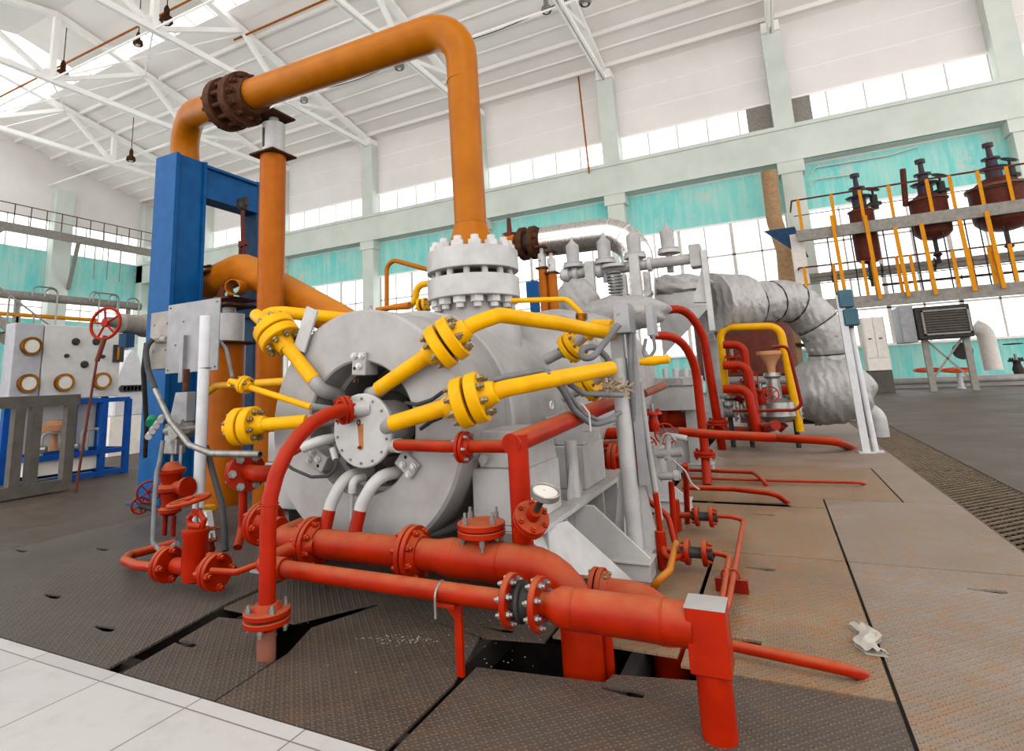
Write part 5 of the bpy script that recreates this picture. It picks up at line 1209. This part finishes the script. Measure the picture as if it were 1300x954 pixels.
a, b = A(998, 345, Y=26), A(1008, 480, Y=26)
t.part('pipe', MB().tube([A(976, 218, Y=36), A(983, 280, Y=36), A(996, 318, Y=34.5), A(1003, 400, Y=34), A(1010, 484, Y=34)], .42, .8, 22), 'tanpipe'); t.part('collar', MB().cyl(A(1007, 440, Y=34), A(1007, 436, Y=34), .6, n=24), 'rust'); t.finish()

# ================================================================== RIGHT BACKGROUND: TANK PLATFORMS
YK = 31.0
K = lambda x, y: A(x, y, Y=YK)
xl, xr_ = K(1010, 290).x, 12.5
def level(name, label, zdeck, zmid, ztop, x0, x1, posts, y0=YK, depth=2.2, back=True):
    t = Thing(name, label, 'platform')
    t.part('deck', MB().box((x0, y0, zdeck - .12), (x1, y0 + depth, zdeck)), 'greypaint')
    t.part('edge_beam', MB().box((x0, y0 - .06, zdeck - .50), (x1, y0, zdeck + .04)).box((x0, y0 - .14, zdeck - .50), (x1, y0 + .06, zdeck - .44)), 'greypaint')
    t.part('handrail', MB().bar((x0, y0, ztop), (x1, y0, ztop), .07, .07).bar((x0, y0, ztop), (x0, y0 + depth, ztop), .07, .07), 'brownrust')
    t.part('knee_rail', MB().bar((x0, y0, zmid), (x1, y0, zmid), .04, .04), 'darkmetal')
    for x in posts: t.part('rail_post', MB().bar((x, y0 - .02, zdeck - .3), (x, y0 - .02, ztop), .13, .05, up=(0, 1, 0)), 'yel2')
    t.finish()
zt1, zd1 = K(1150, 232).z, K(1150, 275).z
level('tank_platform', 'upper steel tank platform with yellow rail posts at the right', zd1, (zt1 + zd1) / 2, zt1, xl, xr_, [K(px, 250).x for px in (1012, 1055, 1092, 1130, 1180, 1210, 1247, 1285)])
zt2, zd2 = K(1150, 325).z, K(1150, 372).z
level('tank_platform', 'lower steel platform with thin rails and yellow posts at the right', zd2, (zt2 + zd2) / 2, zt2, K(1020, 380).x, xr_, [K(px, 350).x for px in (1022, 1060, 1098, 1110, 1142, 1160, 1182, 1215, 1235, 1262, 1268, 1290)])
for i, (x0, y0, x1, y1) in enumerate(((1055, 275, 1070, 375), (1097, 275, 1110, 335), (1135, 290, 1150, 365), (1168, 285, 1182, 362), (1216, 280, 1232, 360), (1250, 270, 1268, 360))):
    o = single('yellow_hanger', MB().bar(K(x0, y0) + V((0, -.2, 0)), V((K(x0, y0).x + .05, YK - .2, zd2 - .2)), .15, .09, up=(0, 1, 0)), 'yel2', 'tall yellow hanger strut linking the two tank platforms', 'strut', 'yellow hangers between the two platforms')
# columns carrying the platform at the left end
t = Thing('platform_column', 'pale riveted column carrying the left end of the tank platforms', 'column')
t.part('column', MB().box((K(1018, 400).x, YK + .5, 0), (K(1036, 400).x, YK + 1.0, zd1)), 'cream'); t.part('bracket', MB().prism([(xl - 1.4, YK + .6, zd1 + .4), (xl, YK + .6, zd1 + .4), (xl + .4, YK + .6, zd1 - 1.2), (xl + .2, YK + .6, zd1 - 1.2)], (0, .1, 0)), 'navy'); t.finish()
# vertical tanks hung in the platforms
for lab, px, yt, yb, wpx in (('narrow brown tank at the left of the platform, hanging lowest', 1103, 262, 335, 27), ('middle brown tank under the platform', 1190, 245, 304, 40), ('largest brown tank at the right edge of the platform', 1283, 225, 292, 60)):
    t = Thing('brown_tank', lab, 'tank'); q = K(px, (yt + yb) / 2); q.y = YK + 1.1; r_ = mm(wpx, q) / 2; za, zb_ = A(px, yt, Y=YK + 1.1).z, A(px, yb, Y=YK + 1.1).z
    t.part('shell', MB().rev((q.x, q.y, zb_), Zv, [(0, r_ * .3), (r_ * .12, r_ * .7), (r_ * .4, r_ * .97), (r_ * .6, r_), (za - zb_ - r_ * .4, r_), (za - zb_, r_ * .5)], 32), 'brownrust')
    t.part('lid_flange', MB().cyl((q.x, q.y, za - r_ * .45), (q.x, q.y, za - r_ * .35), r_ * 1.1, n=32), 'pink')
    t.part('top_valve', MB().rev((q.x, q.y, za - .1), Zv, [(0, .3), (.5, .3), (.52, .45), (.62, .55), (.64, .22), (1.0, .2), (1.02, .34), (1.1, .34), (1.12, .12), (1.6, .1), (1.62, .2), (1.8, .2), (1.82, .05)], 16), 'valvebrown')
    t.part('side_valve', MB().cyl((q.x + .6, q.y, za - .2), (q.x + .6, q.y, za + .5), .16).cyl((q.x + .6, q.y, za + .0), (q.x + .6, q.y, za + .12), .3).cyl((q.x + .6, q.y, za + .5), (q.x + .6, q.y, za + .8), .05), 'darkmetal'); wheel(t, (q.x + .6, q.y - .05, za + .8), (.3, -.6, 1), .27, 'darkmetal', .035)
    t.part('drain', MB().cyl((q.x, q.y, zb_ - 1.1), (q.x, q.y, zb_), .09).rev((q.x, q.y, zb_ - .8), Zv, [(0, .1), (.1, .2), (.2, .1)], 12), 'darkmetal'); t.finish()
for lab, x0, y0, x1, y1, mt, r_ in (('pale level pipe along the back of the lower platform', 1020, 352, 1290, 331, 'greypaint', .13), ('grey level pipe just under the pale one on the lower platform', 1020, 358, 1290, 340, 'silverdark', .10), ('thin dark level pipe on the lower platform', 1120, 362, 1280, 350, 'darkmetal', .06)):
    a, b = A(x0, y0, Y=YK + 1.6), A(x1, y1, Y=YK + 1.6); b.z = a.z; t = Thing('platform_pipe', lab, 'pipe'); t.part('pipe', MB().cyl(a, V((b.x + 1, b.y, a.z)), r_, n=12), mt)
    for k in range(4): t.part('pipe_flange', MB().cyl(a.lerp(b, .15 + .25 * k), a.lerp(b, .155 + .25 * k), r_ * 1.9, n=14), 'darkmetal')
    t.finish()
for i, px in enumerate((1048, 1078, 1120, 1158, 1196, 1226, 1244, 1274)):
    a = A(px, 290, Y=YK + .5); o = single('drop_tube', MB().cyl((a.x, a.y, zd2), (a.x, a.y, zd1 - .12), .03, n=8), 'darkmetal', 'thin dark tube dropping between the two tank platforms', 'tube', 'thin tubes between the platforms')
run('rust_wall_pipe', 'thin rust pipe stub with a flange sticking up between two platform tanks', [(1146, 215, YK + 1), (1150, 262, YK + 1)], .12, 'brownrust', 0)
run('wall_conduit', 'thin pale conduit curving over the turquoise wall above the platform', [(1030, 222, 37.8), (1034, 213, 37.8), (1130, 197, 37.8), (1165, 186, 37.8)], .04, 'cream', .3)
run('wall_conduit', 'lower thin pale conduit on the turquoise wall left of the first tank', [(1028, 236, 37.8), (1034, 228, 37.8), (1085, 221, 37.8)], .04, 'cream', .3)
# louvred cooler and cabinet below
t = Thing('louvre_cooler', 'dark louvred cooler unit on legs under the lower platform', 'cooler')
Yc = 30.0; a, b = A(1160, 391, Y=Yc), A(1238, 427, Y=Yc)
t.part('casing', MB().box((a.x, Yc, b.z), (b.x, Yc + 1.8, a.z)), 'darkmetal', bev=.02)
fr2 = MB(); 
for lo, hi in (((a.x + .2, b.z + .15), (b.x - .05, b.z + .22)), ((a.x + .2, a.z - .22), (b.x - .05, a.z - .15)), ((a.x + .2, b.z + .15), (a.x + .27, a.z - .15)), ((b.x - .12, b.z + .15), (b.x - .05, a.z - .15))): fr2.box((lo[0], Yc - .08, lo[1]), (hi[0], Yc, hi[1]))
t.part('frame', fr2, 'greypaint')
m = MB()
for i in range(8): z_ = b.z + .28 + i * (a.z - b.z - .5) / 8; m.prism([(a.x + .27, Yc - .06, z_), (a.x + .27, Yc - .0, z_ + .07), (a.x + .27, Yc, z_ + .09), (a.x + .27, Yc - .06, z_ + .02)], (b.x - a.x - .4, 0, 0))
t.part('louvres', m, 'olive')
t.part('side_panel', MB().box((a.x - .55, Yc + .1, b.z - .1), (a.x - .02, Yc + 1.7, a.z + .1)), 'galv', bev=.02)
for x_ in (a.x + .15, b.x - .3): t.part('leg', MB().box((x_, Yc + .4, 0), (x_ + .22, Yc + .6, b.z)), 'greypaint')
t.part('brace', MB().bar((a.x + .3, Yc + .5, b.z), (b.x - .3, Yc + .5, .5), .07, .07).bar((b.x - .3, Yc + .5, b.z), (a.x + .3, Yc + .5, .5), .07, .07), 'greypaint')
t.part('fan_motor', MB().cyl(A(1222, 446, Y=Yc + .6), A(1222, 446, Y=Yc + .9), .35), 'darkmetal'); t.finish()
t = Thing('switch_cabinet', 'pale double-door switch cabinet right of the leaning white posts', 'cabinet')
a, b = A(1092, 404, Y=30.5), A(1133, 470, Y=30.5)
cb = t.part('body', MB().box((a.x, 30.5, b.z), (b.x, 31.6, a.z)), 'cream', bev=.02)
mx = (a.x + b.x) / 2
for x0, x1 in ((a.x + .05, mx - .01), (mx + .01, b.x - .05)):
    d = t.part('door', MB().box((x0, 30.47, b.z + .55), (x1, 30.5, a.z - .05)), 'cream', bev=.01); t.part('handle', MB().box(((x0 + x1) / 2 - .06, 30.44, (a.z + b.z) / 2 + .2), ((x0 + x1) / 2 + .06, 30.47, (a.z + b.z) / 2 + .25)), 'darkmetal', d)
t.part('plinth', MB().box((a.x, 30.6, 0), (b.x, 31.5, b.z)), 'olive'); t.finish()
struct('trim_ledge_back', MB().box((3.2, 35.0, 0), (26, 38, .45)).box((3.2, 34.9, .40), (26, 35.0, .5)), 'cream')
single('floor_pipe', MB().cyl((4.5, 34.2, .35), (26, 34.2, .35), .16), 'silver2', 'long pale pipe lying along the foot of the far wall', 'pipe')
for lab, px, w_ in (('left orange floor handwheel on a short white pedestal', 1181, 15), ('right orange floor handwheel on a short white pedestal', 1217, 16)):
    t = Thing('wheel_pedestal', lab, 'handwheel'); q = A(px + 4, 494, Z=0); zt = A(px, 470, Y=q.y).z
    t.part('pedestal', MB().rev((q.x, q.y, 0), Zv, [(0, .16), (.05, .16), (.08, .11), (zt - .05, .09)], 16), 'whitesteel'); wheel(t, (q.x - .05, q.y, zt), (0, -.12, 1), mm(w_, q), 'orangered', None); t.finish()
t = Thing('bent_wall_pipe', 'thick pale bent pipe at the right end of the turquoise dado', 'pipe')
t.part('pipe', MB().tube([A(1237, 415, Y=33), A(1250, 420, Y=33), A(1262, 470, Y=33)], .33, .5), 'cream'); t.finish()
small_valve('dark stop valve on the ledge at the far right', 1291, 462, 34.5, .3, (0, 0, .9), 'darkmetal', wax=(0, 0, 1))

# ================================================================== LEFT BACKGROUND
t = Thing('gauge_panel', 'light grey instrument panel with brass-rimmed gauges at the left', 'instrument panel')
XG = -11.0
Lp = lambda x, y: A(x, y, X=XG)
c0, c1_, c2_ = Lp(20, 412), Lp(55, 414), Lp(155, 430); zb_, zt_ = 1.36, 2.62
y0_, y1_, y2_ = Lp(16, 450).y, Lp(54, 450).y, Lp(153, 450).y
body = t.part('panel', MB().box((XG - .3, y1_ + .01, zb_), (XG, y2_, zt_)), 'galv2', bev=.01); side = t.part('narrow_panel', MB().box((XG - .3, y0_, zb_), (XG, y1_ - .01, zt_)), 'galv3', bev=.01)
for px, py, par in ((38, 440, side), (34, 487, side), (80, 486, body), (128, 484, body)):
    q = Lp(px, py); g = t.part('gauge', MB().rev(q, Xv, [(0, .15), (.07, .155), (.085, .15), (.085, .112), (.07, .108)], 28), 'brass', par); t.part('dial', MB().cyl(q + V((.03, 0, 0)), q + V((.075, 0, 0)), .110, n=28), 'whiteglaze', g)
    t.part('name_tag', MB().box((q.x, q.y - .05, q.z - .2), (q.x + .006, q.y + .05, q.z - .18)), 'whiteglaze', par)
for px, py, r_ in ((96, 434, .055), (122, 434, .055), (107, 463, .055), (84, 452, .03), (130, 453, .03)): t.part('knob', MB().rev(Lp(px, py), Xv, [(0, r_ * 1.2), (.015, r_ * 1.2), (.02, r_), (.06, r_ * .8)], 16), 'darkmetal', body)
q0, q1_ = Lp(144, 438), Lp(147, 460); t.part('level_gauge', MB().box((XG, q0.y, q1_.z), (XG + .04, q1_.y + .12, q0.z)), 'darkmetal', body); t.part('level_tube', MB().box((XG + .03, q0.y + .05, q1_.z + .04), (XG + .05, q0.y + .09, q0.z - .04)), 'brass', body)
t.part('frame_leg', MB().box((XG - .28, y0_ + .05, 0), (XG - .2, y0_ + .15, zb_)), 'blue2'); t.part('frame_leg', MB().box((XG - .28, y2_ - .15, 0), (XG - .2, y2_ - .05, zb_)), 'blue2'); t.part('back_rail', MB().box((XG - .42, y0_ - .2, .3), (XG - .36, y0_ - .1, 2.6)), 'blue2'); t.finish()
t = Thing('blue_skid', 'bright blue open skid frame with pump gear under the gauge panel', 'skid')
m = MB(); XS = -10.6; ya_, yb_ = A(38, 580, X=XS).y, A(160, 560, X=XS).y; zt_ = 1.30
for y in (ya_, yb_ - .42, yb_): m.bar((XS, y, 0), (XS, y, zt_), .09, .09); m.bar((XS - .9, y, 0), (XS - .9, y, zt_), .07, .07)
for z in (zt_, .42, .06): m.bar((XS, ya_, z), (XS, yb_, z), .08, .08); m.bar((XS - .9, ya_, z), (XS - .9, yb_, z), .08, .08)
for y in (ya_, yb_): 
    for z in (zt_, .42, .06): m.bar((XS, y, z), (XS - .9, y, z), .07, .07)
t.part('frame', m, 'blue2'); t.part('back_sheet', MB().box((XS - .95, ya_, .45), (XS - .92, yb_, 1.36)), 'galv2'); t.part('drip_tray', MB().box((XS - .85, ya_ + .05, .15), (XS - .05, yb_ - .45, .38)), 'cream')
for y in (ya_ + .55, yb_ - .95): t.part('regulator', MB().rev((XS - .45, y, .5), Zv, [(0, .1), (.1, .05), (.3, .05), (.32, .22), (.42, .25), (.46, .12), (.5, .1)], 18), 'pinkbrass')
for y in (ya_ + .3, ya_ + 1.0, yb_ - .6): t.part('tubing', MB().tube([(XS - .3, y, .45), (XS - .3, y, .8), (XS - .3, y + .3, .8), (XS - .3, y + .3, .5)], .025, .08), 'silver')
for y in (ya_ + .7, yb_ - 1.3, yb_ - .8): t.part('needle_valve', MB().cyl((XS - .35, y, .55), (XS - .2, y + .12, .55), .05).cyl((XS - .3, y, .45), (XS - .3, y, .68), .03), 'steel')
t.finish()
t = Thing('grey_steel_frame', 'dark grey welded frame standing on the brick floor at the far left', 'frame')
XF = -9.6; m = MB(); ya_, yb_ = 3.6, A(86, 590, X=XF).y; ztf = A(90, 508, X=XF).z; Yk = lambda px: A(px, 560, X=XF).y
m.bar((XF, ya_, ztf), (XF, yb_ + .08, ztf), .12, .16); m.bar((XF, ya_, .1), (XF, yb_, .1), .14, .16); m.bar((XF - .5, ya_, .1), (XF - .5, yb_, .1), .1, .1)
for px in (20, 42, 86): m.bar((XF, Yk(px), .1), (XF, Yk(px), ztf), .13, .13, up=(0, 1, 0))
t.part('frame', m, 'olive'); t.finish()
# rising stem wheel behind the panel
t = Thing('stem_handwheel', 'red handwheel on a long thin stem in front of the gauge panel', 'handwheel')
q = A(134, 411, X=-9.4); wheel(t, q, (.35, -.94, .1), .25, 'redclean', .025, 5); p = A(118, 560, X=-9.2); e = q + V((.02, 0, -.2)); t.part('stem', MB().cyl(e, V((e.x + .0, e.y - .1, 1.9)), .035).cyl(V((e.x, e.y - .1, 1.95)), V((e.x + .15, e.y - .35, 0)), .018), 'brownrust')
t.part('gearbox', MB().rev(q + V((-.1, .05, .05)), (-.3, 1, 0), [(0, .07), (.25, .09), (.3, .16), (.75, .17), (.8, .2), (.9, .2)], 18), 'greypaint'); t.part('blue_arm', MB().box((q.x - .3, q.y + .4, q.z - .35), (q.x - .1, 5.9, q.z - .12)), 'navy'); t.finish()
# white arched machine between the panel and the blue column
t = Thing('white_compressor_housing', 'white arched housing seen between the gauge panel and the blue column', 'housing')
a, b = A(150, 440, X=-14), A(184, 510, X=-14); m = MB(); yy0, yy1 = a.y, A(186, 470, X=-14).y; zt_ = a.z - .1; arc = [(-14, yy0 + (yy1 - yy0) * k / 12, 1.75 + .75 * math.sin(PI * k / 12)) for k in range(13)]
m.prism([(-14, yy0, .9)] + arc + [(-14, yy1, .9)], (-1.2, 0, 0)); t.part('hood', m, 'whitesteel', bev=.03); m = MB()
for k in range(6): m.rev((-13.98, yy0 + .15 + k * (yy1 - yy0 - .2) / 6, 1.55), Xv, [(0, .08), (.03, .08)], 14)
t.part('vent_slots', m, 'darkmetal'); t.part('plinth', MB().box((-15.2, yy0 - .1, 0), (-13.95, yy1 + .1, .9)), 'cream'); t.finish()
# long pipes and U-bends over the panel
XB2 = -45.0
B2 = lambda x, y: A(x, y, X=XB2)
def ypipe2(label, x0, y0, x1, y1, r_, mt, name='service_pipe'):
    a, b = B2(x0, y0), B2(x1, y1); z_ = (a.z + b.z) / 2; t = Thing(name, label, 'pipe'); t.part('pipe', MB().cyl((XB2, a.y - 3, z_), (XB2, b.y, z_), r_, n=14), mt)
    k = 0; y = a.y + 1
    while y < b.y: t.part('stanchion', MB().bar((XB2, y, 0), (XB2, y, z_ - r_), .25, .25), 'greypaint'); y += 7.5
    t.finish(); return z_
zz1 = ypipe2('long pale pipe on stanchions with U-bends over it, at the left', 0, 374, 178, 389, .30, 'greypaint'); ypipe2('long yellow pipe below the pale one at the left', 0, 398, 122, 407, .14, 'yel2')
for lab, xa_, xb_, yt in (('large dark U-bend tube rising over the pale pipe, leftmost', 38, 70, 364), ('dark U-bend tube inside the leftmost one', 54, 70, 367), ('first small U-bend tube from the handwheel', 111, 123, 371), ('second small U-bend tube, just right of the first', 115, 148, 372), ('third small U-bend tube right of the handwheel', 135, 146, 375), ('rightmost small U-bend tube beside the blue column', 158, 173, 379)):
    a, b = B2(xa_, yt), B2(xb_, yt); zb2 = zz1 if xa_ > 60 else zz1 - 3.; run_t = Thing('vent_bend', lab, 'pipe'); run_t.part('tube', MB().tube([(XB2 + .4, a.y, zz1), (XB2 + .4, a.y, a.z), (XB2 + .4, b.y, a.z), (XB2 + .4, b.y, zz1 - 3.)], .055, .4, 10), 'steel'); run_t.finish()
# catwalk along the gable wall
XC = -56.0
Cw = lambda x, y: A(x, y, X=XC)
t = Thing('catwalk', 'grey catwalk with rusty railings high along the left end wall', 'catwalk')
zd = Cw(100, 300).z; ztp = zd + 1.75; ya_, yb_ = 16., 37.5
t.part('deck', MB().box((XC - 1.2, ya_, zd - .1), (XC, yb_, zd)), 'greypaint'); t.part('girder', MB().box((XC - .1, ya_, zd - .7), (XC + .05, yb_, zd + .05)), 'greypaint')
t.part('handrail', MB().bar((XC, ya_, ztp), (XC, yb_, ztp), .07, .07), 'brownrust'); t.part('knee_rail', MB().bar((XC, ya_, zd + .9), (XC, yb_, zd + .9), .05, .05), 'brownrust')
for k in range(18): t.part('rail_post', MB().bar((XC, ya_ + .5 + k * 1.22, zd), (XC, ya_ + .5 + k * 1.22, ztp), .06, .06), 'brownrust')
for y in (23.2, 29.0): t.part('brace', MB().bar((XC, y, zd - .5), (GX + .9, y - (4 if y < 25 else -1), zd - 4.5), .3, .3), 'greypaint')
for k in range(3): t.part('drop_rod', MB().cyl((XC, 30.5 + k * 1.2, zd - 3.8), (XC, 30.5 + k * 1.2, zd - .6), .05, n=8), 'greypaint')
t.finish()
t = Thing('stair', 'grey stair flight behind the gauge panel at the left edge', 'stair')
m = MB(); XSr = -24.; a = A(0, 400, X=XSr); b = A(30, 425, X=XSr)
for dx in (0, -1.2): m.bar((XSr + dx, a.y - 1.5, a.z + .9), (XSr + dx, b.y + 2, b.z - 1.6), .08, .3)
for k in range(9): f_ = k / 9; m.box((XSr - 1.2, a.y - 1.4 + f_ * (b.y - a.y + 3.3) - .12, a.z + .8 - f_ * (a.z - b.z + 2.4)), (XSr, a.y - 1.4 + f_ * (b.y - a.y + 3.3) + .12, a.z + .84 - f_ * (a.z - b.z + 2.4)))
t.part('flight', m, 'greypaint')
m = MB()
for k in range(6): f_ = k / 5; p_ = V((XSr, a.y - 1.4 + f_ * (b.y - a.y + 3.3), a.z + .8 - f_ * (a.z - b.z + 2.4))); m.bar(p_, p_ + V((0, 0, 1.1)), .05, .05)
m.bar((XSr, a.y - 1.5, a.z + 2.), (XSr, b.y + 2, b.z - .5), .05, .05)
t.part('railing', m, 'greypaint'); t.part('stringer_post', MB().bar((XSr - .5, b.y + 2, 0), (XSr - .5, b.y + 2, b.z - 1.2), .2, .2), 'greypaint'); t.finish()

# ================================================================== HANGING LAMPS, CABLES UNDER THE ROOF
def lamp(lab, px, py, X, s_=1.0, mt='rust', rodto=None):
    q = A(px, py, X=X); t = Thing('hanging_lamp', lab, 'lamp')
    t.part('shade', MB().rev(q, Zv, [(0, .22 * s_), (.1 * s_, .30 * s_), (.32 * s_, .26 * s_), (.45 * s_, .1 * s_)], 18, cap=False), mt); t.part('bulb', MB().ball(q + V((0, 0, .12 * s_)), .17 * s_, 12), 'lampglass')
    t.part('cap', MB().rev(q + V((0, 0, .45 * s_)), Zv, [(0, .13 * s_), (.3 * s_, .13 * s_), (.5 * s_, .05 * s_)], 12), mt)
    top_ = zr(q.y) + .05; t.part('rod', MB().cyl(q + V((0, 0, .8 * s_)), (q.x, q.y, top_), .03, n=6), 'rust'); t.finish()
for a in (('rusty lamp hanging lowest left of the upper truss node', 79, 98, -40.5, 1.3), ('rusty lamp at the end of the bright roof light, top left', 211, 30, -30.5, 1.3), ('small rusty lamp under the second truss from the left', 166, 205, -46, 1.2),
          ('small grey lamp left of the skylight edge', 175, 58, -33, 1.), ('lamp under the ceiling left of the arch bend', 507, 88, -20.5, 1.2, 'greypaint'), ('lamp just right of the arched pipe shadow', 540, 72, -19.6, 1.1, 'greypaint'),
          ('lamp hanging near the steep truss, left side', 694, 16, -9.5, 1.1, 'greypaint'), ('lamp beside the top of the steep truss, right side', 743, 6, -7.0, 1.2, 'greypaint'), ('small lamp at the girder end left of the middle column', 758, 110, -9.2, .9, 'greypaint'), ('small lamp under the truss behind the rusty flanges', 386, 130, -27.5, 1., 'greypaint')):
    lamp(*a)
for lab, yy, xa_, xb_ in (('rusty conduit under the ceiling slabs, nearer', 24.2, -30, 6), ('rusty conduit beside the roof light strip', 20.7, -58, -26)):
    o = single('ceiling_conduit', MB().cyl((xa_, yy, zr(yy) - .55), (xb_, yy, zr(yy) - .55), .07, n=8), 'orangerust', lab, 'conduit')
m = MB(); pts = []
for k in range(60):
    x = -34 + k * .8; y = 29.5; sag = .45 * abs(math.sin((x + 8.2) / 10.4 * PI)); pts.append((x, y, zr(y) - 1.2 - sag))
m.tube(pts, .035, 0, 6); single('ceiling_cable', m, 'rubber', 'black cable sagging from truss to truss under the ceiling', 'cable')
single('hanging_rod', MB().cyl(A(734, 95, Y=37.5), A(748, 220, Y=36.8), .06, n=8), 'orangerust', 'thin rusty rod hanging down the far wall near the middle column', 'rod')
